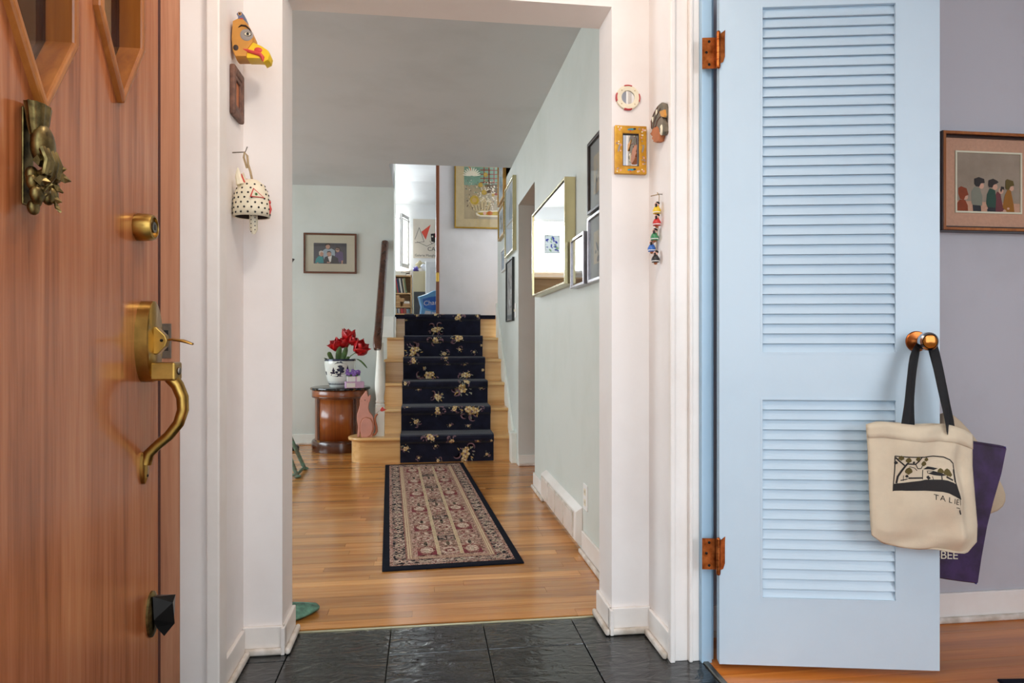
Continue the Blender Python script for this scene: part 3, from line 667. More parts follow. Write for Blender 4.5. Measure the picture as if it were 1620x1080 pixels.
def ribbon(name, parent, P, w, mat, wd=(1, 0, 0), th=.002):
    P = [Vector(p) for p in P]; vs = []
    for i, p in enumerate(P):
        d = Vector(wd[i] if isinstance(wd, list) else wd).normalized(); ww = w[i] if hasattr(w, '__len__') else w
        vs += [p-d*ww/2, p+d*ww/2]
    return MB(mat).add(vs, [(2*i, 2*i+1, 2*i+3, 2*i+2) for i in range(len(P)-1)]).build(name, parent, smooth=True, solid=th, sub=1)
def b3(u, v, off): x, z = bpx(u, v, off); return (x, -off, z)
ribbon('strap', tb, [b3(1431, 690, .088), b3(1433, 668, .088), b3(1437, 640, .082), b3(1437, 610, .07), b3(1440, 590, .06), b3(1444, 560, .05), b3(1450, 542, .045), b3(1461, 531, .043), b3(1474, 540, .045), b3(1477, 552, .047), b3(1485, 585, .06), b3(1491, 615, .07), b3(1496, 645, .08), b3(1499, 672, .089), b3(1500, 690, .091)], .029, 'strap_black',
       [(1, .1, 0), (1, .1, 0), (1, .3, .1), (.8, .6, .1), (.8, .5, .2), (.9, .3, .2), (.7, .6, .3), (.2, 1, 0), (.8, -.4, -.2), (1, -.2, 0), (1, 0, .2), (1, 0, .2), (.9, .4, .1), (.7, .7, 0), (.6, .7, 0)])
ribbon('strap', tb, [b3(1441, 690, .060), b3(1441, 668, .060), b3(1443, 640, .058), b3(1442, 615, .055), b3(1444, 590, .05), b3(1449, 560, .04), b3(1455, 542, .034), b3(1463, 532, .032), b3(1472, 540, .034), b3(1482, 575, .042), b3(1492, 615, .05), b3(1499, 640, .058), b3(1506, 668, .064), b3(1508, 690, .066)], .027, 'strap_black',
       [(1, .2, 0), (1, .2, 0), (.7, .7, .1), (.9, .3, .1), (.9, .3, .2), (.9, .3, .2), (.7, .6, .3), (.2, 1, 0), (.8, -.4, -.2), (1, -.2, 0), (1, 0, .2), (.8, .5, .2), (.8, .5, .2), (.8, .5, .2)])
# bags on the far knob, behind the door
def behind(P, off): return [bpx(u, v, off) for u, v in P]
pb = thing('shopping_bag', 'dark purple shopping bag hanging behind the blue door edge', 'shopping bag', (BX, BY, 0), BA)
off = -.075
mbp = MB('purple_cloth').pillow(behind([(1460, 690), (1500, 694), (1548, 699), (1587, 705), (1579, 745), (1566, 790), (1556, 830), (1547, 880), (1541, 921), (1515, 918), (1488, 914), (1450, 906), (1452, 800)], off), .055, .115, shrink=.97)
mbp.build('bag_body', pb, smooth=True)
e1 = MB('purple_edge'); Q = behind([(1587, 705), (1579, 745), (1566, 790), (1556, 830), (1547, 880), (1541, 921)], off); e1.tube([(x-.003, .062, z) for x, z in Q], .003, 6); e1.build('piping', pb)
lt = MB('cream')
text_mb(lt, 'ISBEE', .034, lambda x, z: (bpx(1476, 884, -.05)[0]+x, .0535, bpx(1480, 884, -.05)[1]+z), 'cream', .95); lt.build('lettering', pb)
ribbon('strap', pb, [(.588, .075, .67), (.580, .07, .85), (.566, .066, .975), (.548, .066, .975), (.54, .07, .85), (.53, .075, .68)], .02, 'purple_cloth')
cb = thing('cloth_bag', 'tan cloth bag bulging behind purple shopping bag', 'cloth bag', (BX, BY, 0), BA)
MB('cloth_tan').pillow(behind([(1495, 640), (1520, 662), (1545, 690), (1567, 730), (1582, 757), (1597, 785), (1591, 806), (1572, 816), (1545, 818), (1500, 800), (1480, 720)], -.13), .12, .20, shrink=.86).build('bag_body', cb, smooth=True, sub=1)
ribbon('strap', cb, [(.61, .15, .80), (.585, .10, .92), (.562, .088, .985), (.55, .088, .985), (.535, .12, .9), (.53, .15, .78)], .02, 'cloth_tan')

# ================================================================== things on the vestibule walls
plain('mask_tan', '#d3933f', .55, var=.25, vscale=16); plain('mask_yellow', '#f2c81a', .45, var=.15, vscale=18); plain('mask_red', '#d3453c', .5, var=.15); plain('mask_grey', '#9a928c', .6, var=.1)
plain('mask_blue', '#66708c', .55, var=.25, vscale=30); plain('bone', '#efe4c8', .5, var=.12, vscale=20);
plain('terracotta', '#c07448', .7, var=.25, vscale=25); plain('stone_grey', '#8a7d6c', .8, var=.4, vscale=30, c2='#5a5648'); plain('twine', '#b79e78', .9, var=.3, vscale=60)
em = thing('eagle_mask', 'painted eagle head mask with yellow hooked beak on left wall', 'mask', (-.557, 2.06, 1.78), 0)
def T(P, Y=2.03):
    return [((on(u, v, Y=Y).x+.557)*1.0, on(u, v, Y=Y).z-1.78) for u, v in P]
SH = .007
def ET(P): return [(x+SH, z) for x, z in T(P)]
MB('mask_tan').pillow(ET([(363, 31), (371, 27), (380, 28), (386, 34), (392, 45), (397, 56), (397, 66), (388, 78), (386, 91), (368, 91), (363, 80), (361, 60)]), -.030, .026, shrink=.92).build('head', em, smooth=True)
bk = MB('mask_yellow').pillow(ET([(373, 70), (385, 66), (397, 65), (410, 71), (419, 77), (423, 86), (421, 94), (413, 98), (411, 92), (400, 91), (386, 91), (377, 85), (372, 77)]), -.026, .022, shrink=.92).build('beak', em, smooth=True)
MB('mask_red').tube([(*[(q[0], -.0265, q[1]) for q in ET([(p)])][0],) for p in ((377, 76), (386, 79), (397, 82), (407, 85), (411, 90), (411.5, 96))], [.003, .005, .0055, .006, .006, .002], 8).build('mouth', bk, smooth=True)
nm = MB('mask_red'); q = ET([(404, 78)])[0]; nm.ball((q[0], -.0255, q[1]), (.012, .003, .008)); nm.build('nostril', bk, smooth=True)
ey = MB('mask_grey'); q = ET([(386, 55)])[0]; ey.ball((q[0], -.029, q[1]), (.019, .004, .018), seg=18); q = ET([(388, 54.5)])[0]
ey.ball((q[0], -.032, q[1]), (.011, .0022, .0065), 'dark_brown', 14).ball((q[0], -.0333, q[1]), (.009, .002, .005), 'bone', 14).ball((q[0]+.001, -.035, q[1]), (.004, .0012, .0042), 'black', 10); ey.build('eye', em, smooth=True)
br = MB('dark_brown'); br.tube([(x, -.030, z) for x, z in ET([(373, 43), (378, 40), (385, 41), (391, 46), (394, 52)])], [.002, .0045, .005, .004, .0015], 8, flat=.5); br.build('brow', em, smooth=True)
ear = MB('dark_brown'); q = ET([(369, 75)])[0]; ear.ball((q[0], -.027, q[1]), (.010, .005, .011)); ear.build('ear', em, smooth=True)
bd = MB('mask_blue').pillow(ET([(369, 20), (372, 16.5), (377, 16.5), (381, 21), (384, 28), (384.5, 33), (371, 28), (372, 24)]), -.024, .010, shrink=.94).build('crest_bird', em, smooth=True)
cr = MB('mask_red'); q = ET([(377, 28)])[0]; cr.ball((q[0], -.008, q[1]), (.011, .019, .005)); q = ET([(374.5, 20)])[0]; cr.ball((q[0], -.024, q[1]), (.005, .0015, .005), 'mask_tan').ball((q[0], -.0252, q[1]), (.0028, .001, .0028), 'black'); cr.build('bird_detail', bd, smooth=True)
# little carved frame
cfm = thing('small_picture', 'small dark carved wooden frame below the eagle mask', 'picture', (-.557, 2.08, 1.70), 90)
plain('carved_brown', '#7d5644', .6, var=.4, vscale=40, c2='#4a3026')
MB('carved_brown').ring(rect(-.052, -.073, .052, .073), rect(-.034, -.048, .034, .048), -.016, 0).build('frame', cfm, bevel=.005)
MB('carved_brown').ring(rect(-.036, -.050, .036, .050), rect(-.024, -.036, .024, .036), -.012, 0).build('inner_frame', cfm, bevel=.002)
MB('terracotta').box((-.026, -.006, -.038), (.026, -.001, .038)).build('backing', cfm)
# spotted cat bell
cbl = thing('cat_bell', 'cream spotted cat-head bell hanging by twine on left wall', 'bell', (-.503, 2.06, 1.33), 0)
dm = MB('bone'); prof = [(.050, .005), (.0505, .03), (.049, .055), (.044, .08), (.034, .100), (.018, .112), (.001, .116)]
dm.lathe(prof, 28, cap=False, sy=.85); body = dm.build('bell_body', cbl, smooth=True, solid=.003)
din = MB('dark_brown'); din.lathe([(.046, .006), (.046, .05), (.03, .09), (.001, .1)], 24, cap=False, sy=.85); din.build('bell_inside', cbl, smooth=True)
sp_ = MB('black'); sp_.M = Matrix()
def domer(z):
    for (r0, z0), (r1, z1) in zip(prof, prof[1:]):
        if z0 <= z <= z1: return r0+(r1-r0)*(z-z0)/(z1-z0)
    return .05
for j, z in enumerate((.014, .028, .042, .056, .070, .084, .096)):
    n = 16 if j < 5 else 11
    for i in range(n):
        a = 2*math.pi*(i+.5*(j % 2))/n; r = domer(z)
        if math.cos(a) > .25 and math.cos(a) < .8 and math.sin(a) < 0 and .055 < z < .09: continue
        sp_.ball((r*math.cos(a)*1.02, r*math.sin(a)*.85*1.03, z), (.0032, .0032, .0032), None, 6, 4)
sp_.build('spots', body)
for s in (-1, 1):
    e = MB('bone').tube([(-.024, s*.026, .095), (-.030, s*.028, .118), (-.031, s*.029, .142)], [.013, .009, .002], 8).build('ear', cbl, smooth=True)
    MB('mask_red').tube([(-.015, s*.028, .100), (-.021, s*.030, .125)], [.005, .001], 6).build('ear_inside', e)
    ev = MB('mask_red'); a = R(-52)*1; ev.M = Matrix.Translation((.024, s*.0395, .066)) @ Matrix.Rotation(-s*R(34), 4, 'Z') @ Matrix.Diagonal((1.25, 1, 1.3, 1))
    y = s*.001
    ev.prism([(-.016, -.008), (.018, -.007), (-.008, .012)], -.0012, .0012).prism([(-.0125, -.0062), (.0135, -.0055), (-.0072, .0088)], -.002, .002, 'bone').ball((-.002, 0, -.001), (.0048, .003, .0045), 'green' if 'green' in M else 'mask_grey').ball((-.002, 0, -.001), (.0022, .0036, .0024), 'black'); ev.build('eye', cbl)
MB('mask_red').ball((.050, 0, .05), (.005, .006, .006)).tube([(.050, 0, .048), (.0525, 0, .03), (.050, 0, .014)], [.002, .005, .003], 8).build('nose', cbl, smooth=True)
cl = MB('bone').tube([(.004, 0, .06), (.005, 0, .02), (.006, 0, -.03), (.006, 0, -.044)], [.008, .012, .0115, .005], 10)
for k in range(9): cl.ball((.001+.011*(k % 2), -.0105, .008-.0058*k), .0018, 'black', 6, 4)
cl.build('clapper', cbl, smooth=True)
MB('twine').tube([(.002, 0, .112), (-.004, .002, .14), (-.010, .001, .16), (-.012, .0, .185), (-.020, 0, .196), (-.022, 0, .180), (-.014, .004, .150)], .0032, 6).build('cord', cbl, smooth=True)
MB('steel').tube([(-.054, 0, .193), (-.018, 0, .196), (-.012, 0, .212)], .0018, 6).build('nail', cbl)
# round mirror on the right pier
rm = thing('round_mirror', 'round mirror in white ring with red segments on right pier', 'mirror', (.674, 2.18, 1.783))
q = MB('bone'); q.M = Matrix.Rotation(R(90), 4, 'X'); q.lathe([(.0225, 0), (.0225, .0085), (.0235, .0092), (.0393, .0088), (.0405, .007), (.0405, 0)], 40, cap=False); rg = q.build('ring', rm, smooth=True)
q = MB('mirror'); q.M = Matrix.Rotation(R(90), 4, 'X'); q.lathe([(.0228, .002), (.0228, .0055), (.0005, .0055)], 32); q.build('glass', rm)
for k in range(4):
    q = MB('red'); q.M = Matrix.Rotation(R(90), 4, 'X'); q.lathe([(.0384, .0075), (.0384, .0108), (.0412, .0095), (.0412, .0005)], 10, a0=R(90*k-19), a1=R(90*k+19), cap=False); q.build('red_segment', rg, solid=.001)
    q = MB('brass'); a = R(45+90*k); q.ball((.0315*math.cos(a), -.0105, .0315*math.sin(a)), (.0016, .001, .0016)); q.build('stud', rg)
# gilded little mirror
plain('gilt', '#d9a02c', .4, .3, var=.3, vscale=40, c2='#b67a14')
plain('turquoise', '#2c9ab0', .5, var=.2); plain('rose', '#e8b6a4', .6, var=.1)
gm = thing('gilt_mirror', 'small mirror in painted golden floral frame on right pier', 'mirror', (.6815, 2.18, 1.607))
frm = MB('gilt').ring(rect(-.054, -.080, .054, .080), rect(-.028, -.054, .028, .054), -.016, 0).build('frame', gm, bevel=.002)
MB('dark_brown').ring(rect(-.030, -.056, .030, .056), rect(-.0265, -.0525, .0265, .0525), -.014, -.003).build('inner_edge', gm)
MB('mirror').box((-.0268, -.006, -.053), (.0268, -.003, .053)).build('glass', gm)
random.seed(5); fw = MB('rose')
for k in range(46):
    t = random.random()
    if k % 2: x, z = random.choice((-1, 1))*random.uniform(.034, .049), random.uniform(-.072, .072)
    else: x, z = random.uniform(-.048, .048), random.choice((-1, 1))*random.uniform(.060, .074)
    if abs(x) < .018 and abs(z) > .05: continue
    r = random.uniform(.0022, .0038); m = random.choice(('rose', 'bone', 'mask_grey', 'rose'))
    fw.ell(x, z, r, r, -.0164-.0001*(k % 4), m, 7)
    if r > .003: fw.ell(x, z, r*.4, r*.4, -.0169, 'mask_red', 5)
fw.build('painted_flowers', frm)['kind'] = 'stuff'; 
for s in (-1, 1): MB('turquoise').ell(0, s*.067, .013, .0035, -.0168, 'turquoise', 12, .1).ell(.012, s*.067+.002, .005, .003, -.0169, 'navy_paint', 10).ell(-.003, s*.067-.004, .004, .002, -.0169, 'mask_red', 8).build('painted_bird', frm)
for s in (-1, 1): MB('mask_grey').ell(s*.041, .004, .003, .014, -.0168, 'mask_grey', 12, -.25).build('painted_bird', frm)
# carved profile plaque on the return wall
def RW(P, X=.745, y0=2.06, z0=1.65): return [(-(on(u, v, X=X).y-y0), on(u, v, X=X).z-z0) for u, v in P]
def pz(P): return [(965+x/6.35, 120+y/6.35) for x, y in P]
ap = thing('carved_profile', 'carved wooden face profile with feathered headdress on right return wall', 'wall carving', (.749, 2.06, 1.65), -90)
MB('stone_grey').pillow(RW(pz([(450, 540), (445, 480), (452, 420), (470, 370), (495, 325), (520, 290), (548, 268), (572, 280), (584, 330), (592, 400), (588, 420), (560, 412), (575, 490), (582, 560), (560, 600), (545, 590), (500, 560)])), -.016, 0, shrink=.94).build('headdress', ap, smooth=True)
MB('terracotta').pillow(RW(pz([(500, 500), (525, 520), (535, 560), (545, 600), (535, 660), (505, 674), (480, 665), (485, 650), (470, 640), (468, 625), (476, 612), (462, 600), (448, 580), (462, 565), (470, 540)])), -.020, 0, shrink=.92).build('face', ap, smooth=True)
q = MB('bone'); P = RW(pz([(556, 545)]))[0]; q.ball((P[0], -.016, P[1]), (.010, .006, .017), None, 14); q.ball((P[0], -.021, P[1]), (.004, .003, .008), 'stone_grey', 10); q.build('ear_disc', ap, smooth=True)
for x, y, w_, h_ in ((465, 435, .006, .011), (505, 370, .006, .012)): P = RW(pz([(x, y)]))[0]; MB('bone').ball((P[0], -.016, P[1]), (w_, .003, h_), None, 10).build('feather', ap, smooth=True)
for P in ([(455, 530), (452, 460), (475, 390), (520, 310)], [(475, 540), (478, 470), (505, 400), (545, 330)], [(500, 500), (515, 450), (545, 410), (560, 400)]):
    MB('carved_brown').tube([(x, -.0165, z) for x, z in RW(pz(P))], .0022, 6).build('headdress_ridge', ap)
q = MB('mask_tan').pillow(RW(pz([(540, 360), (585, 340), (592, 400), (588, 418), (558, 410)])), -.019, -.004, shrink=.94); q.build('feather_band', ap)
q = MB('black'); P = RW(pz([(505, 510)]))[0]; q.ball((P[0], -.0205, P[1]), (.007, .0015, .0018), None, 8); q.build('eye', ap)
# string of doll bells
bs = thing('doll_string', 'string of five small painted doll beads hanging on right return wall', 'ornament', (.749, 2.07, 1.24), -90)
def dl(u, v): a = on(u, v, X=.735); return (-(a.y-2.07), -.016, a.z-1.24)
for (u, v, c, n) in ((1040, 330, '#e9c430', 'yellow'), (1040, 349, '#c9302c', 'red'), (1036.5, 372, '#3c8a5c', 'green'), (1032, 390, '#3a6ec0', 'blue'), (1038, 407, '#2a2c2e', 'black')):
    plain('doll_'+n, c, .4, var=.1, vscale=60)
    p = dl(u, v); q = MB('doll_'+n); q.M = Matrix.Translation(p) @ Matrix.Diagonal((1.12, 1.12, 1.1, 1))
    q.lathe([(.002, -.015), (.010, -.0148), (.012, -.010), (.0115, -.004), (.008, .003), (.005, .007)], 16)
    q.lathe([(.0118, -.0125), (.0125, -.011), (.0118, -.0095)], 16, 'white', cap=False)
    q.ball((0, 0, .012), .0068, 'rose', 10, 8).ball((0, .002, .0155), (.0072, .0065, .0052), 'black', 10, 6).box((.003, -.006, .004), (.009, -.002, .013), 'black')
    q.ball((0, 0, -.016), .0055, 'terracotta', 8, 6)
    q.build('doll', bs, smooth=True, bevel=0)
q = MB('twine'); P = [dl(1041, 309), dl(1040, 330), dl(1040, 349), dl(1038, 372), dl(1036, 392), dl(1038, 411)]; q.tube([(x, -.010, z) for x, y, z in P], .0013, 6)
q.tube([(P[0][0], -.010, P[0][2]), (P[0][0]-.002, -.012, P[0][2]+.004), (P[0][0]-.022, -.030, P[0][2]+.002)], .0016, 6).tube([(P[0][0], -.011, P[0][2]+.002), (P[0][0]-.010, -.013, P[0][2]+.011)], .0016, 6).tube([(P[0][0], 0, P[0][2]+.004), (P[0][0], -.014, P[0][2]+.004)], .0014, 6, 'steel'); q.build('cord', bs)
# ================================================================== STAIR RUNNER
plain('navy_pile', '#1f2032', .95, spec=.15, var=.5, vscale=12, c2='#121220', bmp=.5, bscale=900)
M['navy_pile'].node_tree.nodes['Principled BSDF'].inputs['Sheen Weight'].default_value = .14
plain('fl_cream', '#e6d3a8', .9, var=.1); plain('fl_gold', '#c9a463', .9, var=.15); plain('fl_mauve', '#8c6a72', .9, var=.2); plain('fl_sage', '#9a9a86', .9, var=.2)
RX0, RX1 = -.19, .561
path = [(Y0-.014, .0)]
for i in range(1, 7):
    y = Y0+RUN*(i-1); z = HT[i]
    path += [(y-.014, z-.05), (y-NOS-.013, z-.030), (y-NOS-.016, z-.012), (y-NOS-.010, z+.006), (y-NOS+.006, z+.013), (y-NOS+.03, z+.014)]
    if i < 6: path += [(y+RUN-.026, z+.014), (y+RUN-.014, z+.022)]
path = [Vector((0, a, b)) for a, b in path]
cum = [0]
for a, b in zip(path, path[1:]): cum.append(cum[-1]+(b-a).length)
def along(s):
    s = min(max(s, 0), cum[-1]-1e-5)
    for i in range(len(path)-1):
        if s <= cum[i+1]:
            d = (path[i+1]-path[i]).normalized(); p = path[i]+d*(s-cum[i]); return p, Vector((0, -d.z, d.y))
def s_at(i, frac):             # arc length on riser i, frac 0 bottom .. 1 nosing top
    k0 = 0 if i == 1 else 1+6*(i-1)+2*(i-1); k1 = 1+6*(i-1)+2*(i-1)+4
    return cum[k0]+(cum[k1]-cum[k0])*frac if i == 1 else cum[k0-1]+(cum[k1]-cum[k0-1])*frac
rn = thing('stair_runner', 'navy floral runner carpet climbing the oak stairs', 'carpet', (0, 0, 0))
q = MB('navy_pile'); n = len(path)
def rw(i): return 0
q.add([p for v in path for p in ((RX0, v.y, v.z), (RX1, v.y, v.z))], [(2*i, 2*i+1, 2*i+3, 2*i+2) for i in range(n-1)])
pile = q.build('pile', rn, smooth=False); md = pile.modifiers.new('solid', 'SOLIDIFY'); md.thickness = .011; md.offset = 1 if False else 0
def motif(rr, size):
    """list of (polygon, material) in metres around 0,0"""
    out = []
    def petal(cx, cy, a, l, w, m):
        P = []
        for k in range(8):
            t = 2*math.pi*k/8; x = l/2+l/2*math.cos(t); y = w/2*math.sin(t); P.append((cx+x*math.cos(a)-y*math.sin(a), cy+x*math.sin(a)+y*math.cos(a)))
        out.append((P, m))
    def curl(cx, cy, r, a0, sweep, w, m):
        I, O = [], []
        for k in range(9):
            a = a0+sweep*k/8; ww = w*math.sin(math.pi*(k+.6)/9.2); O.append((cx+(r+ww)*math.cos(a), cy+(r+ww)*math.sin(a))); I.append((cx+(r-ww*.2)*math.cos(a), cy+(r-ww*.2)*math.sin(a)))
        out.append((O+I[::-1], m))
    nf = 3 if size > .11 else 2 if size > .075 else 1
    if size > .05:
        for k in range(3 if size > .08 else 2): a = rr.uniform(0, 6.28); curl(size*.38*math.cos(a), size*.34*math.sin(a), size*.16, rr.uniform(0, 6.28), rr.choice((-1, 1))*3.2, size*.05, 'fl_mauve')
    for k in range(int(5+size*60)):
        a = rr.uniform(0, 6.28); d = rr.uniform(.22, .42)*size; petal(d*math.cos(a), d*.8*math.sin(a), a+rr.uniform(-.8, .8), size*rr.uniform(.10, .17), size*.055, rr.choice(('fl_sage', 'fl_mauve', 'fl_sage', 'fl_gold')))
    for f in range(nf):
        a = rr.uniform(0, 6.28) if f else 0; d = size*.2 if f else 0; cx, cy = d*math.cos(a), d*math.sin(a); r = size*(.20 if f == 0 else .13) if size > .05 else size*.3
        for k in range(6): petal(cx, cy, k*1.047+f, r, r*.75, 'fl_cream' if k % 2 == 0 else 'fl_gold')
        petal(cx-r*.25, cy, 0, r*.5, r*.5, 'fl_mauve')
    return out
def on_runner(x, s, lift):
    p, nn = along(s); return (x, p.y+nn.y*lift, p.z+nn.z*lift)
def spray(i, zx, zy, px, seed):
    """zx, zy read off the photograph's riser i as fractions; px size"""
    rr = random.Random(seed); x = RX0+(RX1-RX0)*zx; s = s_at(i, zy); q = MB('fl_cream')
    for k, (P, m) in enumerate(motif(rr, px)):
        lift = .0062+.00012*k; vs = []
        for a, b in P:
            xx = min(max(x+a, RX0+.003), RX1-.003); vs.append(on_runner(xx, s+b, lift))
        c = on_runner(min(max(x+sum(p[0] for p in P)/len(P), RX0+.003), RX1-.003), s+sum(p[1] for p in P)/len(P), lift); nn = len(vs)
        q.add(vs+[c], [(j, (j+1) % nn, nn) for j in range(nn)], m)
    q.build('flower_spray', rn)
SPR = {1: ((175, 737, 775, 970), [(565, 920, 125), (205, 880, 65), (485, 820, 60), (385, 865, 35), (640, 825, 40), (695, 925, 42), (285, 940, 35), (722, 822, 24), (400, 960, 45), (350, 790, 90)]),
       2: ((180, 715, 615, 778), [(395, 655, 80), (600, 650, 125), (265, 725, 62), (470, 750, 36), (580, 755, 38), (215, 620, 36), (500, 622, 70)]),
       3: ((185, 693, 458, 614), [(545, 525, 115), (390, 570, 78), (655, 515, 40), (280, 525, 32), (203, 478, 45), (560, 462, 70)]),
       4: ((187, 678, 318, 462), [(250, 345, 62), (335, 440, 110), (562, 440, 82), (450, 370, 36), (555, 370, 38), (665, 410, 26), (440, 322, 50)]),
       5: ((188, 662, 185, 320), [(245, 285, 105), (510, 205, 85), (375, 215, 80), (522, 280, 40), (610, 295, 36), (432, 305, 52), (655, 255, 22)]),
       6: ((193, 648, 98, 187), [(380, 165, 85), (515, 112, 72), (385, 92, 80), (265, 108, 30), (630, 108, 36), (200, 125, 26)])}
for i, ((a, b, c, d), L_) in SPR.items():
    sc = (RX1-RX0)/(b-a)
    for k, (x, y, sz) in enumerate(L_): spray(i, (x-a)/(b-a), (d-y)/(d-c), sz*sc*1.12, 100*i+k)
lc = MB('navy_pile'); lc.box((-.286, 6.731, ZL-.0005), (.711, 7.72, ZL+.009)).box((-.286, 6.731, ZL-.03), (.711, 6.7415, ZL+.0085))
tag(lc.build('landing_carpet'), 'dark navy carpet covering the top landing', 'carpet')

# ================================================================== HALL RUG
mottle('rug_tan', ['#5e4038', '#9a7866', '#c4a696', '#8a4a46'], 70); mottle('rug_maroon', ['#4a2224', '#7c3034', '#aa8672', '#662a30'], 80)
mottle('rug_cream', ['#7a564c', '#c0a490', '#dcc8b4', '#98665a'], 75); mottle('rug_dark', ['#141318', '#1b1a20', '#8a7860', '#3a2226'], 60); mottle('rug_border', ['#1b191e', '#2a2226', '#b09a8a', '#6a3234', '#c2b0a0'], 48)
mottle('rug_stripe', ['#8a6254', '#c2a48c', '#a88470'], 160); plain('rug_navy', '#191b26', .95, spec=.1, var=.3, vscale=40, bmp=.4, bscale=900); plain('rug_gold', '#bba58e', .95, var=.2, vscale=60); plain('rug_red', '#7c2630', .95, var=.25, vscale=60)
rug = thing('hall_rug', 'navy-edged patterned runner rug with garden panels on the oak floor', 'rug', (.066, 4.12, 0), 2.93)
RWd, RL, TZ = .305, 1.232, .008
MB('rug_navy').box((-RWd, -RL, .0005), (RWd, RL, TZ)).build('binding', rug, bevel=.003)
q = MB('rug_tan'); E0 = TZ+.0006
def fr(x0, y0, x1, y1): return [(x0, y0), (x1, y0), (x1, y1), (x0, y1)]
lay = [(.032, 'rug_tan'), (.047, 'rug_border'), (.103, 'rug_maroon'), (.108, 'rug_stripe'), (.137, 'rug_tan')]
for k, (ins, m) in enumerate(lay):
    iy = ins*1.0+.012; q.flat(fr(-RWd+ins, -RL+iy, RWd-ins, RL-iy), E0+.0002*k, m)
# border medallions
for s in (-1, 1):
    for k in range(30):
        y = -RL+.10+k*(2*RL-.2)/29; x = s*(RWd-.075); q.flat([(x-.02, y), (x, y-.026), (x+.02, y), (x, y+.026)], E0+.0012, ('rug_cream', 'rug_gold')[k % 2]); q.flat([(x-.007, y), (x, y-.009), (x+.007, y), (x, y+.009)], E0+.0014, 'rug_navy')
    for k in range(6):
        x = -.20+.08*k; y = s*(RL-.087); q.flat([(x-.03, y), (x, y-.018), (x+.03, y), (x, y+.018)], E0+.0012, ('rug_cream', 'rug_gold')[k % 2]); q.flat([(x-.01, y), (x, y-.006), (x+.01, y), (x, y+.006)], E0+.0014, 'rug_navy')
fx0, fx1 = -RWd+.148, RWd-.148; fy0, fy1 = -RL+.160, RL-.160; cw = (fx1-fx0)/3
for c in range(1, 3):
    x = fx0+cw*c
    for d in (-.006, 0, .006): q.flat(fr(x+d-.0015, fy0, x+d+.0015, fy1), E0+.002, 'fl_cream')
for x in (-RWd+.116, -RWd+.126, RWd-.116, RWd-.126): q.flat(fr(x-.0015, -RL+.13, x+.0015, RL-.13), E0+.0012, 'fl_cream')
rr = random.Random(2)
for c in range(3):
    x0, x1 = fx0+cw*c+.009, fx0+cw*(c+1)-.009; y = fy0; k = c
    seq = [('tri', .13), ('vase', .085), ('arc', .10), ('tile', .075)] if c != 1 else [('arc', .12), ('vase', .095), ('dark', .085), ('medal', .09)]
    k = 0
    while y < fy1-.02:
        t, h = seq[k % 4]; y1 = min(y+h, fy1); cx, cy = (x0+x1)/2, (y+y1)/2; hw_, hh = (x1-x0)/2, (y1-y)/2-.003
        bgm = dict(tri='rug_maroon', vase='rug_tan', arc='rug_tan', tile='rug_tan', dark='rug_dark', medal='rug_tan')[t]
        q.flat(fr(x0, cy-hh, x1, cy+hh), E0+.0014, bgm); z = E0+.0017
        def el(ax, ay, m, dz=0, ox=0, oy=0): q.flat([(cx+ox+ax*math.cos(a), cy+oy+ay*math.sin(a)) for a in [2*math.pi*i/16 for i in range(16)]], z+dz, m)
        if t == 'tri':
            q.flat([(x0, cy-hh), (x0+hw_*.6, cy-hh), (x0, cy+hh*.3)], z, 'rug_red'); q.flat([(x1, cy-hh), (x1-hw_*.6, cy-hh), (x1, cy+hh*.3)], z, 'rug_red'); el(hw_*.7, hh*.75, 'rug_cream', .0001, 0, hh*.15); el(hw_*.18, hh*.3, 'rug_gold', .0003)
        elif t == 'arc': el(hw_*.92, hh*.85, 'rug_cream'); el(hw_*.6, hh*.5, 'rug_maroon', .0001); el(hw_*.3, hh*.25, 'rug_cream', .0002)
        elif t == 'vase': el(hw_*.5, hh*.7, 'rug_cream'); el(hw_*.2, hh*.9, 'rug_dark', .0001)
        elif t == 'medal': el(hw_*.8, hh*.7, 'rug_dark'); el(hw_*.68, hh*.55, 'rug_tan', .0001); el(hw_*.15, hh*.2, 'rug_gold', .0002)
        elif t == 'tile':
            for i in range(4): el(hw_*.2, hh*.6, ('rug_cream', 'rug_maroon')[i % 2], 0, hw_*(-.72+.48*i))
        elif t == 'dark': q.flat(fr(x0+.006, cy-hh+.008, cx-.003, cy+hh-.008), z, 'rug_border'); q.flat(fr(cx+.003, cy-hh+.008, x1-.006, cy+hh-.008), z, 'rug_border')
        y = y1; k += 1
q.build('woven_pattern', rug)
# rug corner in the side room
sr = thing('side_rug', 'dark navy rug corner on the side room floor', 'rug', (1.62, 1.725, 0), -6)
MB('rug_navy').box((0, -1.2, .0005), (1.6, 0, .009)).build('pile', sr, bevel=.004)
MB('rug_stripe').box((.03, -1.17, .009), (1.57, -.03, .0096)).build('stripe', sr); MB('rug_navy').box((.045, -1.155, .0096), (1.555, -.045, .0101)).build('field', sr)

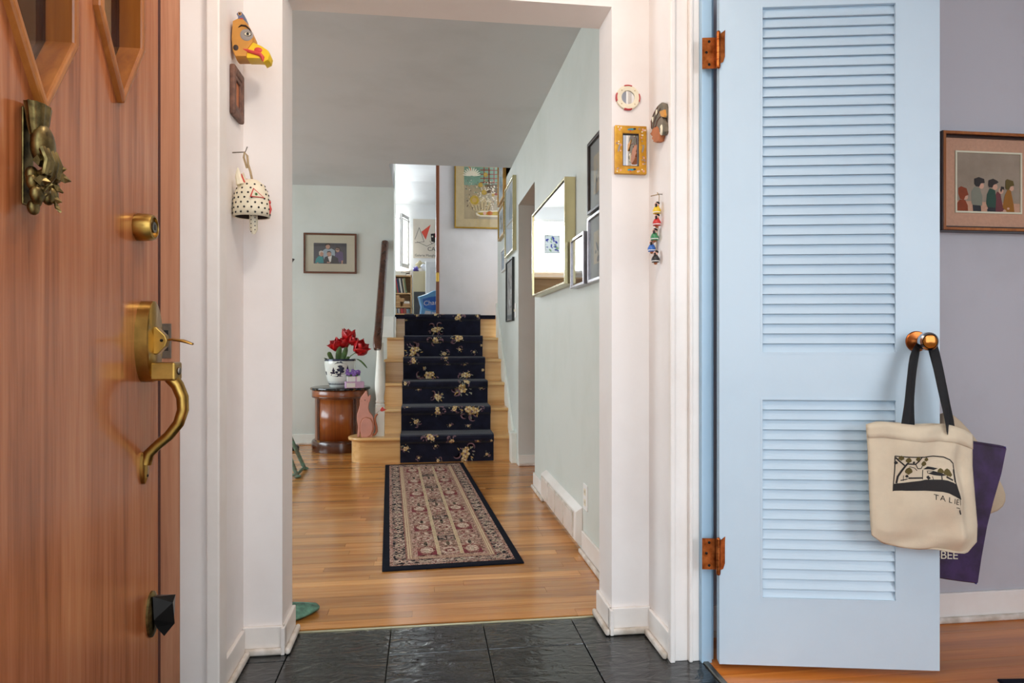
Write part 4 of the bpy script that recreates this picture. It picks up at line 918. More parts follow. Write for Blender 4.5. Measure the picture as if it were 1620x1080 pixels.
# ================================================================== DRUM CABINET, POT, TULIPS, GIFTS
cab = thing('drum_cabinet', 'round walnut drum cabinet with dark marble top by back wall', 'cabinet', (-.745, 6.2, 0), -7)
q = MB('cabinet_dark'); q.lathe([(.250, 0), (.252, .008), (.252, .080), (.246, .092), (.232, .096), (.232, .1)], 48); q.build('plinth', cab, smooth=True)
q = MB('cabinet_wood'); q.lathe([(.222, .094), (.222, .47)], 48); q.build('body', cab, smooth=True)
q = MB('cabinet_wood'); q.lathe([(.226, .468), (.246, .474), (.248, .48), (.248, .535), (.244, .54)], 48); q.build('frieze', cab, smooth=True)
q = MB('cabinet_dark'); q.lathe([(.2495, .478), (.2505, .482), (.2495, .486)], 48, cap=False); q.build('beading', cab, smooth=True)
m_, N_, L_2, b_ = base('marble_top', .12, 0, .5); v_ = coords(N_, L_2, (1, 1, 1)); L_2.new(ramp(N_, L_2, noise(N_, L_2, v_, 14, 6, .7, 1.5), [(.45, '#121214'), (.6, '#2a2a2c'), (.68, '#b08a52'), (.72, '#1a1a1c')]), b_.inputs['Base Color'])
q = MB('marble_top'); q.lathe([(.246, .540), (.262, .544), (.264, .552), (.260, .562), (.24, .566), (.001, .566)], 48); q.build('marble_slab', cab, smooth=True)
q = MB('cabinet_wood'); q.lathe([(.2255, .103), (.2255, .462)], 20, a0=R(-128), a1=R(-52), cap=False); dr = q.build('door', cab, smooth=True, solid=.005)
MB('brass').ball((.2275*math.cos(R(-124)), .2275*math.sin(R(-124)), .29), (.004, .003, .007)).build('keyhole', dr)
for a in (-134, -129.8, -47, -42.5):
    MB('cabinet_dark').tube([(.227*math.cos(R(a)), .227*math.sin(R(a)), .1), (.227*math.cos(R(a)), .227*math.sin(R(a)), .466)], .0085, 10).build('column', cab, smooth=True)
    MB('brass').tube([(.227*math.cos(R(a)), .227*math.sin(R(a)), .098), (.227*math.cos(R(a)), .227*math.sin(R(a)), .104)], .0105, 10).build('column_base', cab)
plain('porcelain', '#dfe4de', .12, var=.06, vscale=8); plain('porcelain_blue', '#242b45', .2, var=.3, vscale=40)
PX, PY, PZ = -.742, 6.15, .566
pot = thing('porcelain_pot', 'white porcelain flowerpot with blue landscape on drum cabinet', 'flowerpot', (PX, PY, PZ))
pp = [(.085, 0), (.092, .006), (.100, .03), (.118, .08), (.130, .14), (.136, .20), (.135, .235), (.131, .248)]
q = MB('porcelain'); q.lathe(pp+[(.124, .25), (.122, .24), (.12, .21), (.0005, .2)], 40, cap=False); body = q.build('pot_body', pot, smooth=True)
q = MB('porcelain_blue'); q.lathe([(.1365, .232), (.1365, .240), (.1335, .249), (.126, .2512)], 40, cap=False); q.build('rim_band', body, smooth=True)
def potr(z):
    for (r0, z0), (r1, z1) in zip(pp, pp[1:]):
        if z0 <= z <= z1: return r0+(r1-r0)*(z-z0)/(z1-z0)
    return .13
def onpot(s, z):               # s metres round from the camera-facing side
    a = R(-97)+s/.13; r = potr(z)+.0012; return (r*math.cos(a), r*math.sin(a), z)
q = MB('porcelain_blue')
def pscene(P): 
    P = sub(P, 2); c = (sum(p[0] for p in P)/len(P), sum(p[1] for p in P)/len(P)); vs = [onpot(*p) for p in P]+[onpot(*c)]; n = len(P); q.add(vs, [(i, (i+1) % n, n) for i in range(n)])
def blob(x, z, rx, rz): pscene([(x+rx*(1+.2*math.sin(3*a))*math.cos(a), z+rz*math.sin(a)) for a in [6.283*i/9 for i in range(9)]])
for P in ([(-.02, .205), (.01, .226), (.02, .22), (.035, .232), (.055, .215), (.085, .205), (.05, .212), (.035, .222), (.01, .214)],
          [(-.06, .105), (.0, .095), (.09, .10), (.095, .115), (.03, .125), (-.05, .12)],
          [(.078, .13), (.108, .13), (.098, .16), (.104, .16), (.094, .20), (.084, .16), (.088, .16)], [(-.045, .12), (-.012, .12), (-.020, .145), (-.014, .145), (-.028, .18), (-.042, .145), (-.036, .145)]): pscene(P)
for b in ((.02, .155, .018, .014), (.045, .165, .02, .018), (.03, .185, .02, .012), (.05, .14, .016, .012), (.0, .135, .014, .01), (-.05, .13, .012, .008), (-.125, .125, .012, .018), (.034, .13, .006, .03)): blob(*b)
for k in range(24):
    s0 = -.19+.016*k; pscene([(s0, .030), (s0+.007, .04), (s0+.014, .030), (s0+.007, .02)]); pscene([(s0+.008, .046), (s0+.011, .052), (s0+.014, .046), (s0+.011, .042)])
q.build('blue_landscape', body)
MB('dark_brown').lathe([(.001, .205), (.12, .203)], 24).build('soil', pot)
plain('tulip_red', '#d0141c', .4, var=.35, vscale=25, c2='#8e0a12'); plain('leaf_green', '#4c6a34', .5, var=.35, vscale=18, c2='#2c4220'); plain('stem_green', '#6d8a52', .5, var=.2)
def tul(tip, lean, size, label, openness, base_):
    t = thing('tulip', label, 'flower', (PX, PY, PZ+.2), 0, 'red tulips in the porcelain pot')
    b0 = Vector(base_); h = Vector(tip); ax = Vector(lean).normalized()
    mid = (b0+h)/2+Vector((0, 0, .02)); MB('stem_green').tube([b0, mid, h-ax*size*.1, h], [.0042, .004, .004, .005], 8).build('stem', t, smooth=True)
    rot = ax.to_track_quat('Z', 'Y').to_matrix().to_4x4()
    for k in range(6):
        a = k*math.pi/3; inn = k % 2; q = MB('tulip_red'); q.M = Matrix.Translation(h) @ rot @ Matrix.Rotation(a, 4, 'Z')
        def f(u, v):
            wv = math.sin(math.pi*min(1, v*.85+.14))**.7*.52*size*(1-.15*inn)*(1 if v < .97 else .3); ang = (u-.5)*2
            r = size*(.06+(.40-.05*inn)*math.sin(math.pi*.5*min(1, v*1.7)))*(1+openness*max(0, v-.5)*1.3); curve = (abs(ang)**2)*.14*size
            return (r-curve, ang*wv, v*size*(1.02 if inn else .95)-abs(ang)*size*.10*v)
        q.grid(f, 5, 7); q.build('petal', t, smooth=True, solid=.0015)
    return t
def rel(u, v, y=6.15): p = on(u, v, Y=y); return (p.x-PX, p.y-PY, p.z-PZ-.2)
tul(rel(537, 552, 6.13), (-.62, -.3, .75), .105, 'red tulip leaning left over the pot rim, leftmost of the bunch', .55, (-.03, -.02, 0))
tul(rel(545, 550, 6.15), (-.15, -.1, 1), .095, 'small red tulip bud upright in the middle of the bunch', .1, (-.01, 0, 0))
tul(rel(550, 540, 6.18), (.12, .0, 1), .118, 'tallest red tulip at the top of the bunch', .35, (.01, .02, 0))
tul(rel(553, 543, 6.14), (.75, -.2, .65), .085, 'red tulip tilted right below the tallest one', .3, (.02, 0, 0))
tul(rel(563, 557, 6.10), (.75, -.35, .66), .125, 'wide open red tulip leaning far right over the pot', .6, (.045, -.03, 0))
def leaf(P, w, label):
    q = MB('leaf_green'); P = [Vector(p) for p in P]; vs = []
    for i, p in enumerate(P):
        k = math.sin(math.pi*(i+.5)/(len(P)))*w; vs += [p+Vector((-k, 0, .0)), p+Vector((0, -k*.35, -.002)), p+Vector((k, 0, 0))]
    q.add(vs, [(3*i+a, 3*i+a+1, 3*i+a+4, 3*i+a+3) for i in range(len(P)-1) for a in (0, 1)])
    q.build('leaf', pot, smooth=True, sub=1)
for P, w_ in (([(-.04, -.06, .2), (-.07, -.08, .26), (-.085, -.09, .30), (-.08, -.1, .315)], .024), ([(-.02, -.05, .2), (-.01, -.07, .27), (.0, -.08, .33), (.008, -.085, .36)], .028), ([(.02, -.05, .2), (.04, -.07, .27), (.055, -.08, .33), (.06, -.085, .355)], .026),
              ([(.07, -.03, .2), (.12, -.06, .26), (.18, -.09, .245), (.23, -.12, .19), (.245, -.13, .17)], .012), ([(-.06, -.05, .2), (-.11, -.08, .255), (-.13, -.09, .262)], .014), ([(.05, -.06, .2), (.075, -.09, .25), (.08, -.1, .275)], .02)): leaf(P, w_, None)
plain('gift_lilac', '#c9a5c4', .5, var=.15, vscale=20); plain('gift_white', '#e9e6e2', .5, var=.1); plain('flower_purple', '#8b62b8', .7, var=.3, vscale=60, c2='#6a429c')
g1 = thing('gift_box', 'flat lilac gift box with white card beside the pot', 'box', (-.605, 6.005, .566), 14)
MB('gift_lilac').box((-.078, -.05, 0), (.078, .05, .055)).build('box_body', g1, bevel=.003); MB('gift_white').box((-.072, -.0515, .008), (.0, -.0495, .045)).build('card', g1)
g2 = thing('gift_box', 'small white box stacked on the lilac gift box', 'box', (-.612, 6.01, .621), 10)
MB('gift_white').box((-.055, -.04, 0), (.055, .04, .045)).build('box_body', g2, bevel=.002); MB('gift_lilac').box((.012, -.0412, 0), (.024, .0412, .0458)).build('ribbon', g2)
g3 = thing('silk_flowers', 'bunch of purple silk flowers on the small white box', 'flowers', (-.618, 6.005, .666))
random.seed(8)
for k in range(16):
    x, y, z = random.uniform(-.055, .055), random.uniform(-.035, .035), random.uniform(.012, .052); q = MB('flower_purple')
    for j in range(5):
        a = j*1.2566+k; q.ball((x+.009*math.cos(a), y-.004, z+.009*math.sin(a)), (.0075, .004, .0075), None, 7, 5)
    q.ball((x, y-.007, z), .003, 'cream', 6, 4); q.build('blossom', g3, smooth=True)
MB('leaf_green').ball((.03, -.02, .012), (.02, .012, .012), None, 8, 6).ball((-.02, -.02, .01), (.03, .015, .01), None, 8, 6).build('foliage', g3, smooth=True)
# ------------------------------------------------------------------ pink cat silhouette with tail and bird
plain('cat_pink', '#d79a8a', .6, var=.12, vscale=14); plain('cat_edge', '#b8714e', .6, var=.15)
def cz(P, y=5.53): return [(on(500+x/5.4, 500+z/5.4, Y=y).x+.47, on(500+x/5.4, 500+z/5.4, Y=y).z-HT[1]) for x, z in P]
ct = thing('cat_figure', 'pink wooden cat silhouette sitting on the bottom step', 'figurine', (-.47, 5.53, HT[1]))
def to0(P, dz): return [(x, max(z+dz, 0)) for x, z in P]
DZ = -cz([(400, 1008)])[0][1]
cp = [(352, 1005), (372, 1008), (378, 960), (384, 1012), (440, 1016), (482, 1014), (484, 990), (498, 950), (500, 900), (492, 850), (480, 820), (458, 795), (448, 760), (452, 720), (462, 700), (470, 665), (462, 645), (448, 662), (440, 640), (436, 618), (424, 614), (412, 632), (400, 648), (384, 668), (374, 695), (376, 725), (366, 770), (352, 810), (350, 860), (360, 920)]
cb_ = MB('cat_edge').prism(to0(cz(cp), DZ), -.018, .018); cb_.f[0] = (cb_.f[0][0], 'cat_pink'); c_ob = cb_.build('cat_body', ct, bevel=.004)
MB('cat_edge').prism(to0(cz([(388, 1008), (444, 1012), (477, 988), (493, 940), (493, 888), (470, 846), (430, 835), (396, 849), (378, 887), (374, 950)]), DZ), -.0205, -.0178).build('haunch_edge', ct)
hl = MB('cat_pink').prism(to0(cz([(392, 1008), (440, 1010), (470, 985), (486, 940), (486, 890), (465, 852), (430, 842), (400, 855), (384, 890), (380, 950)]), DZ), -.024, -.0178); hl.build('haunch', ct, bevel=.003)
tq = to0(cz([(480, 992), (505, 985), (518, 960), (516, 920), (506, 880), (502, 850), (510, 825), (526, 812)]), DZ); MB('cat_edge').tube([(x, -.004, z) for x, z in tq], [.008, .009, .010, .010, .009, .009, .0095, .007], 10).build('tail', ct, smooth=True)
e_ = to0(cz([(420, 693)]), DZ)[0]; MB('black').ball((e_[0], -.0185, e_[1]), (.005, .0015, .0035), None, 10, 6).build('eye', ct)
for P in ([(398, 700), (382, 690)], [(398, 706), (380, 704)], [(436, 700), (448, 694)], [(436, 706), (450, 706)]):
    W_ = to0(cz(P), DZ); MB('cat_edge').tube([(x, -.0185, z) for x, z in W_], .0008, 5).build('whisker', ct)
bq = to0(cz([(520, 805), (535, 788), (552, 782)]), DZ); MB('steel').tube([(x, -.004, z) for x, z in bq], .0012, 6).build('wire', ct)
bd_ = thing('bird_ornament', 'tiny red heart-shaped bird on a wire above the cat tail', 'ornament', (-.47, 5.53, HT[1]))
MB('mask_red').pillow(to0(cz([(548, 776), (560, 757), (572, 752), (580, 768), (604, 774), (586, 784), (566, 790), (552, 788)]), DZ), -.010, .004, shrink=.9).build('bird_body', bd_, smooth=True)

# ================================================================== FRAMED PICTURES
plain('mount_cream', '#d3cdb4', .8, var=.03); plain('mount_grey', '#8f9291', .8, var=.06); plain('mount_white', '#e8ebea', .8, var=.03); plain('mount_tan', '#c39f80', .9, var=.08, vscale=60)
wood('frame_brown', '#40200f', '#5c3018', '#6f3e22', 0, .3, 30, coat=.3); wood('frame_oak', '#a8762e', '#c99648', '#d8ac60', 0, .3, 30); plain('frame_silver', '#b9b4b8', .25, .9, var=.2, vscale=20); plain('frame_gold', '#c39a3c', .3, .8, var=.2, vscale=20)
plain('frame_black', '#22211f', .4, var=.2); plain('frame_dark', '#2c1a12', .35, var=.25); plain('frame_champagne', '#c9bd92', .25, .9, var=.12, vscale=12)
def picture(name, label, cat, loc, rz, w_, h_, fw_, dep, fm, mount, mw, draw, group=None, glass=True, lip=.006):
    t = thing(name, label, cat, loc, rz, group)
    a, b = w_/2, h_/2
    MB(fm).ring(rect(-a, -b, a, b), rect(-a+fw_, -b+fw_, a-fw_, b-fw_), -dep, 0).build('frame', t, bevel=.002)
    y = -dep+lip+.006
    MB(mount).box((-a+fw_*.7, y, -b+fw_*.7), (a-fw_*.7, y+.004, b-fw_*.7)).build('mount', t)
    q = MB('white'); draw(q, a-fw_-mw, b-fw_-mw, y-.0006); q.build('print', t)
    if glass: MB(glass if isinstance(glass, str) else 'glass').box((-a+fw_*.8, y-.005, -b+fw_*.8), (a-fw_*.8, y-.0035, b-fw_*.8)).build('glass', t)
    return t
plain('studio_grey', '#4b4d55', .7, var=.35, vscale=5, c2='#2e3036'); plain('teal', '#159a9e', .7, var=.15); plain('skin', '#c99a80', .6, var=.12); plain('shirt_blue', '#a9bcc8', .7, var=.12); plain('hair_dark', '#2a211d', .7, var=.2); plain('hair_white', '#d9d2c6', .7, var=.1); plain('jacket_black', '#26252a', .7, var=.2); plain('purple_top', '#5d4a78', .7, var=.15)
def family(q, a, b, y):
    q.poly(rect(-a, -b, a, b), y, 'studio_grey')
    def Z(P): return [((x-635)/345*a, (565-z)/250*b) for x, z in P]
    def ell(x, z, rx, rz, m, k): c = Z([(x, z)])[0]; q.ell(c[0], c[1], rx/345*a, rz/250*b, y-.0002*k, m)
    q.poly(Z([(490, 640), (480, 500), (540, 450), (600, 470), (660, 445), (730, 490), (735, 600), (700, 700), (520, 760)]), y-.0002, 'shirt_blue'); ell(585, 395, 47, 65, 'skin', 2); q.poly(Z([(535, 395), (525, 345), (560, 318), (610, 318), (640, 345), (632, 380), (600, 352), (560, 362)]), y-.0006, 'hair_dark')
    q.poly(Z([(740, 760), (735, 580), (780, 530), (850, 510), (900, 540), (912, 720), (860, 770)]), y-.0008, 'purple_top'); ell(790, 470, 45, 65, 'skin', 5); q.poly(Z([(740, 460), (745, 410), (790, 395), (840, 420), (850, 490), (830, 520), (825, 450), (770, 435)]), y-.0012, 'hair_dark'); q.poly(Z([(750, 455), (820, 458), (815, 478), (755, 475)]), y-.0014, 'black'); q.poly(Z([(870, 735), (905, 730), (895, 815), (870, 815)]), y-.0014, 'skin')
    q.poly(Z([(322, 805), (340, 700), (400, 630), (480, 650), (500, 800)]), y-.0010, 'teal'); ell(448, 575, 48, 68, 'skin', 6); q.poly(Z([(402, 600), (400, 530), (440, 498), (490, 515), (495, 560), (450, 530), (425, 560), (425, 610)]), y-.0014, 'hair_white'); q.poly(Z([(355, 790), (385, 785), (390, 812), (350, 812)]), y-.0014, 'skin')
    q.poly(Z([(500, 812), (520, 660), (585, 630), (690, 610), (800, 680), (815, 812)]), y-.0016, 'jacket_black'); q.poly(Z([(585, 650), (670, 620), (650, 770), (620, 770)]), y-.0018, 'white'); ell(612, 575, 47, 66, 'skin', 10); q.poly(Z([(566, 560), (575, 515), (625, 505), (655, 530), (660, 570), (640, 535), (590, 535)]), y-.0022, 'hair_dark'); q.poly(Z([(565, 770), (640, 775), (635, 800), (570, 800)]), y-.0022, 'skin')
picture('family_photo', 'framed group photo of four people on the back wall', 'picture', (-.878, 6.52, 1.80), 0, .487, .378, .017, .022, 'frame_brown', 'mount_cream', .075, family)
# mirror and frames on the right hall wall (local right = towards camera)
mr_ = thing('wall_mirror', 'large thin gold-framed mirror on the right hall wall', 'mirror', (.73, 3.70, 1.51), -90)
MB('frame_champagne').ring(rect(-.50, -.26, .50, .26), rect(-.488, -.248, .488, .248), -.055, 0).build('frame', mr_, bevel=.0015)
MB('mirror').box((-.489, -.048, -.249), (.489, -.044, .249)).build('glass', mr_)
def sketch(bgm, cols, seed):
    def f(q, a, b, y):
        rr = random.Random(seed); q.poly(rect(-a, -b, a, b), y, bgm)
        for k in range(14):
            x, z = rr.uniform(-a, a)*.7, rr.uniform(-b, b)*.75; q.ell(x, z, a*rr.uniform(.08, .3), b*rr.uniform(.04, .2), y-.0001*(k+1), rr.choice(cols), 9, rr.uniform(0, 3))
    return f
plain('paper_grey', '#a9a79f', .8, var=.15, vscale=12); plain('ink_grey', '#6e6f70', .8, var=.2); plain('paper_blue', '#c9d6de', .8, var=.2, vscale=6, c2='#a9bccb'); plain('wash_blue', '#93aabd', .8, var=.3, vscale=8); plain('paper_tan', '#b9ab92', .8, var=.2, vscale=8)
G_ = 'frames on the right hall wall'
picture('picture_frame', 'dark brown framed print cut by the right pier, upper of the pair', 'picture', (.73, 2.69, 1.675), -90, .36, .31, .014, .025, 'frame_dark', 'mount_grey', .06, sketch('paper_tan', ['ink_grey', 'paper_grey'], 1), G_)
picture('picture_frame', 'silver framed print cut by the right pier, lower of the pair', 'picture', (.73, 2.69, 1.365), -90, .36, .285, .014, .025, 'frame_silver', 'mount_grey', .06, sketch('paper_tan', ['ink_grey', 'paper_grey'], 2), G_)
picture('picture_frame', 'small reflective framed print between the gold mirror and pier', 'picture', (.73, 3.035, 1.34), -90, .275, .235, .013, .035, 'frame_silver', 'mount_tan', .03, sketch('dark_brown', ['mask_grey', 'mount_tan'], 3), G_, 'shiny_glass')
G_ = 'frames climbing the stair wall'
picture('picture_frame', 'oak framed print high on the stair wall, its top out of sight', 'picture', (.73, 6.22, 2.56), -90, .46, .60, .018, .03, 'frame_oak', 'mount_white', .04, sketch('paper_blue', ['paper_grey', 'wash_blue'], 4), G_)
picture('picture_frame', 'gold framed sketch below the oak frame on stair wall', 'picture', (.73, 6.19, 2.075), -90, .47, .29, .015, .03, 'frame_gold', 'mount_white', .03, sketch('paper_blue', ['paper_grey', 'ink_grey'], 5), G_)
picture('picture_frame', 'largest pale silver frame on stair wall beside the brown doorway', 'picture', (.73, 5.60, 2.0), -90, .56, .60, .014, .03, 'frame_champagne', 'mount_white', .02, lambda q, a, b, y: q.poly(rect(-a, -b, a, b), y, 'paper_blue').poly([(-a*.1, -b*.05), (a*.9, -b*.1), (a*.8, b*.5), (a*.3, b*.85), (-a*.2, b*.3)], y-.0002, 'wash_blue').poly([(-a*.9, -b*.15), (a*.9, -b*.2), (a*.9, -b*.15), (-a*.9, -b*.1)], y-.0004, 'paper_grey'), G_)
picture('picture_frame', 'smallest white frame on the stair wall, below the gold one', 'picture', (.73, 6.10, 1.71), -90, .30, .20, .012, .022, 'white', 'paper_blue', .02, sketch('wash_blue', ['paper_blue', 'ink_grey'], 7), G_)
picture('picture_frame', 'narrow black framed print lowest on the stair wall', 'picture', (.73, 5.645, 1.40), -90, .43, .52, .012, .022, 'frame_black', 'mount_grey', .05, sketch('paper_grey', ['ink_grey', 'mount_white'], 8), G_)
# large still life on the landing wall
plain('ink_brown', '#6d5a44', .85, var=.2); plain('straw', '#cdb98e', .85, var=.1, vscale=20); plain('print_ground', '#b7a582', .85, var=.25, vscale=7); plain('sage_green', '#7fa48c', .85, var=.3, vscale=9); plain('brick_red', '#9c3a2c', .85, var=.2); plain('sun_yellow', '#c9a832', .8, var=.25, vscale=25); plain('orange', '#d0702a', .8, var=.2)
def still(q, a, b, y):
    K_ = .00169
    def S(P): return [(min(a, -a+(x-550)*K_), min(b, -b+(415-z)*K_)) for x, z in P]
    def E(x, z, rx, rz, m, k, n=10, rot=0): c = S([(x, z)])[0]; q.ell(c[0], c[1], rx*K_, rz*K_, y-.0001*k, m, n, rot)
    q.poly(rect(-a, -b, a, b), y, 'print_ground'); q.poly(S([(550, 185), (905, 185), (905, 60), (905, -60), (550, -60)]), y-.0001, 'sage_green')
    q.poly(S([(640, 415), (905, 415), (905, 180), (700, 180), (660, 260)]), y-.0002, 'paper_tan'); q.poly(S([(700, 235), (905, 235), (905, 170), (690, 178)]), y-.0003, 'ink_brown')
    for k in range(9): x = 683+34*k; q.poly(S([(x, 172), (x+6, 172), (x+6, -60), (x, -60)]), y-.0004, 'brick_red')
    for k in range(7): z = 168-28*k; q.poly(S([(660, z), (905, z-4), (905, z-9), (660, z-6)]), y-.0004, 'brick_red')
    q.poly(S([(578, -60), (596, 95), (602, 92), (590, -60)]), y-.0004, 'orange')
    for k in range(11): t = .15+.29*k; E(602+34*math.cos(t), 122-30*math.sin(t), 30, 5, 'cream', 6+k % 2, 8, t)
    # woven basket
    q.poly(S([(575, 300), (600, 345), (640, 365), (700, 362), (735, 330), (740, 290), (690, 270), (610, 275)]), y-.0005, 'straw')
    for k in range(7): t = k/6; q.poly(S([(582+152*t, 300), (586+152*t, 300), (612+108*t, 355), (608+108*t, 355)]), y-.0006, 'ink_brown')
    rr = random.Random(6)
    for k in range(190):
        x, z = rr.uniform(560, 800), rr.uniform(150, 345); E(x, z, rr.uniform(2, 7), rr.uniform(2, 5), rr.choice(('cream', 'paper_tan', 'sage_green', 'fl_sage', 'cream', 'ink_brown', 'fl_gold')), 8+k % 5, 6, rr.uniform(0, 3))
    for k in range(40): x, z = rr.uniform(640, 760), rr.uniform(190, 300); E(x, z, rr.uniform(4, 8), rr.uniform(3, 6), 'cream', 14, 7, rr.uniform(0, 3))
    def sun(x, z, r):
        for k in range(18): t = k*.349; E(x+r*math.cos(t), z+r*math.sin(t), r*.34, r*.10, 'fl_gold', 15, 6, -t)
        E(x, z, r, r, 'sun_yellow', 17, 16); E(x, z, r*.55, r*.55, 'fl_gold', 18, 12)
    sun(620, 287, 30); sun(686, 233, 16); sun(662, 182, 14); sun(697, 112, 13); sun(748, 248, 9); E(768, 243, 12, 8, 'brick_red', 18)
    q.poly(S([(628, 375), (660, 360), (800, 352), (905, 358), (905, 400), (660, 398), (635, 390)]), y-.0019, 'cream'); q.poly(S([(636, 372), (800, 360), (900, 364), (900, 386), (660, 388)]), y-.0020, 'sun_yellow'); E(725, 374, 20, 14, 'orange', 21, 14); E(690, 376, 12, 11, 'rose', 21, 12); E(800, 374, 14, 12, 'sage_green', 21, 12)
picture('still_life_print', 'large gold-framed still life print on the landing wall', 'picture', (.755, 7.75, 2.68), 0, .82, .82, .016, .025, 'frame_gold', 'straw', .095, still)
# painting of children in the side room
wood('frame_walnut', '#1c0f0a', '#2c1811', '#3a221a', 2, .35, 30); plain('painting_grey', '#9a8a78', .8, var=.2, vscale=10, c2='#857563'); plain('linen_tan', '#c2957a', .9, var=.12, vscale=90, bmp=.2, bscale=400); plain('rust', '#8a3d1c', .8, var=.25, vscale=30); plain('coat_grey', '#7d7c6c', .8, var=.15); plain('coat_green', '#2f4a3c', .8, var=.2); plain('coat_maroon', '#6d3638', .8, var=.2); plain('coat_ochre', '#96601c', .8, var=.2); plain('olive_hat', '#5e4d1e', .8, var=.2)
kp = thing('children_painting', 'walnut-framed painting of five children in a row', 'picture', (1.937, 2.12, 1.518), 0)
a, b = .192, .170
MB('frame_walnut').ring(rect(-a, -b, a, b), rect(-a+.010, -b+.010, a-.010, b-.010), -.045, 0).build('frame', kp, bevel=.002)
MB('window_wood').ring(rect(-a+.002, -b+.002, a-.002, b-.002), rect(-a+.011, -b+.011, a-.011, b-.011), -.049, -.040).build('gilt_edge', kp, bevel=.001)
MB('frame_walnut').ring(rect(-a+.010, -b+.010, a-.010, b-.010), rect(-a+.018, -b+.018, a-.018, b-.018), -.032, 0).build('inner_frame', kp)
MB('linen_tan').box((-a+.016, -.024, -b+.016), (a-.016, -.018, b-.016)).build('linen_mount', kp)
MB('mount_cream').ring(rect(-.128, -.105, .128, .108), rect(-.122, -.099, .122, .102), -.028, -.022).build('slip', kp)
q = MB('painting_grey')
def K(P): return [((x-540)/290*.122, (560-z)/255*.1005) for x, z in P]
yy = -.0246
q.poly(rect(-.122, -.099, .122, .102), yy); q.poly(K([(250, 720), (830, 735), (830, 815), (250, 812)]), yy-.0002, 'linen_tan')
def kell(x, z, rx, rz, m, k): c = K([(x, z)])[0]; q.ell(c[0], c[1], rx/290*.122, rz/255*.1005, yy-.0002*k, m, 12)
q.poly(K([(244, 812), (250, 750), (280, 710), (330, 715), (352, 760), (355, 812)]), yy-.0004, 'rust'); kell(332, 688, 22, 24, 'skin', 3); q.poly(K([(266, 610), (290, 595), (340, 612), (358, 668), (330, 680), (315, 715), (280, 705), (266, 660)]), yy-.0008, 'rust')
q.poly(K([(400, 812), (395, 750), (470, 750), (475, 812)]), yy-.0004, 'jacket_black'); q.poly(K([(385, 740), (383, 640), (410, 595), (460, 605), (485, 680), (482, 760), (400, 755)]), yy-.0006, 'coat_grey'); kell(475, 585, 24, 28, 'skin', 4); q.poly(K([(410, 570), (410, 525), (450, 510), (500, 525), (505, 560), (470, 565), (455, 595), (425, 592)]), yy-.0010, 'hair_dark')
q.poly(K([(600, 810), (595, 680), (620, 630), (650, 650), (672, 760), (690, 800), (640, 812)]), yy-.0006, 'coat_maroon'); kell(655, 625, 22, 28, 'skin', 4); q.poly(K([(645, 620), (655, 585), (682, 590), (684, 615), (668, 610), (655, 640)]), yy-.0010, 'hair_dark')
q.poly(K([(528, 812), (530, 765), (605, 765), (605, 812)]), yy-.0008, 'jacket_black'); q.poly(K([(518, 740), (525, 660), (550, 605), (600, 620), (610, 700), (605, 775), (530, 770)]), yy-.0010, 'coat_green'); kell(598, 592, 24, 28, 'skin', 6); q.poly(K([(535, 580), (540, 535), (580, 520), (615, 535), (632, 550), (610, 565), (585, 575), (575, 598), (545, 598)]), yy-.0014, 'hair_dark')
q.poly(K([(668, 770), (690, 660), (715, 610), (745, 620), (770, 740), (778, 812), (712, 812)]), yy-.0010, 'coat_ochre'); kell(752, 600, 20, 24, 'skin', 6); q.poly(K([(693, 600), (695, 535), (708, 520), (765, 535), (775, 575), (740, 585), (728, 612), (700, 612)]), yy-.0014, 'olive_hat'); kell(520, 780, 14, 10, 'skin', 7); kell(685, 800, 15, 10, 'skin', 8); kell(720, 780, 12, 10, 'skin', 8)
q.build('painting', kp)

# ================================================================== register, outlet, switch
vr = thing('air_register', 'white baseboard air register on the right hall wall', 'vent', (.73, 3.52, 0), -90)
P = [(-.008, .195), (-.034, .178), (-.036, .045), (-.012, .024), (0, .024), (0, .2)]
q = MB('trim_white'); q.add([(-.465, y, z) for y, z in P]+[(.465, y, z) for y, z in P], [(0, 1, 2, 3, 4, 5), (11, 10, 9, 8, 7, 6)]+[(i, (i+1) % 6, 6+(i+1) % 6, 6+i) for i in range(6)]); q.build('housing', vr, bevel=.003)
for k in range(4):
    x0 = -.43+.217*k; pn = MB('worn_paint').box((x0, -.0395, .052), (x0+.205, -.034, .172)).build('grille_panel', vr, bevel=.002)
    fn = MB('trim_white')
    for j in range(9): fn.box((x0+.012+.0212*j, -.0425, .060), (x0+.018+.0212*j, -.0385, .164))
    fn.build('fins', pn)
ol = thing('wall_outlet', 'white duplex outlet above the baseboard register', 'outlet', (.73, 2.99, .262), -90)
MB('white').box((-.038, -.005, -.058), (.038, 0, .058)).build('cover_plate', ol, bevel=.002)
for z in (-.024, .024):
    so = MB('cream').box((-.016, -.0068, z-.015), (.016, -.0045, z+.015)).build('socket', ol, bevel=.003)
    MB('black').box((-.008, -.0072, z-.005), (-.006, -.0066, z+.007)).box((.006, -.0072, z-.005), (.008, -.0066, z+.007)).build('slots', so)
sw = thing('light_switch', 'white light switch beside the brown doorway', 'switch', (.73, 5.36, 1.22), -90)
MB('white').box((-.038, -.005, -.058), (.038, 0, .058)).build('cover_plate', sw, bevel=.002); MB('cream').box((-.005, -.014, -.010), (.005, -.004, .010)).build('toggle', sw)
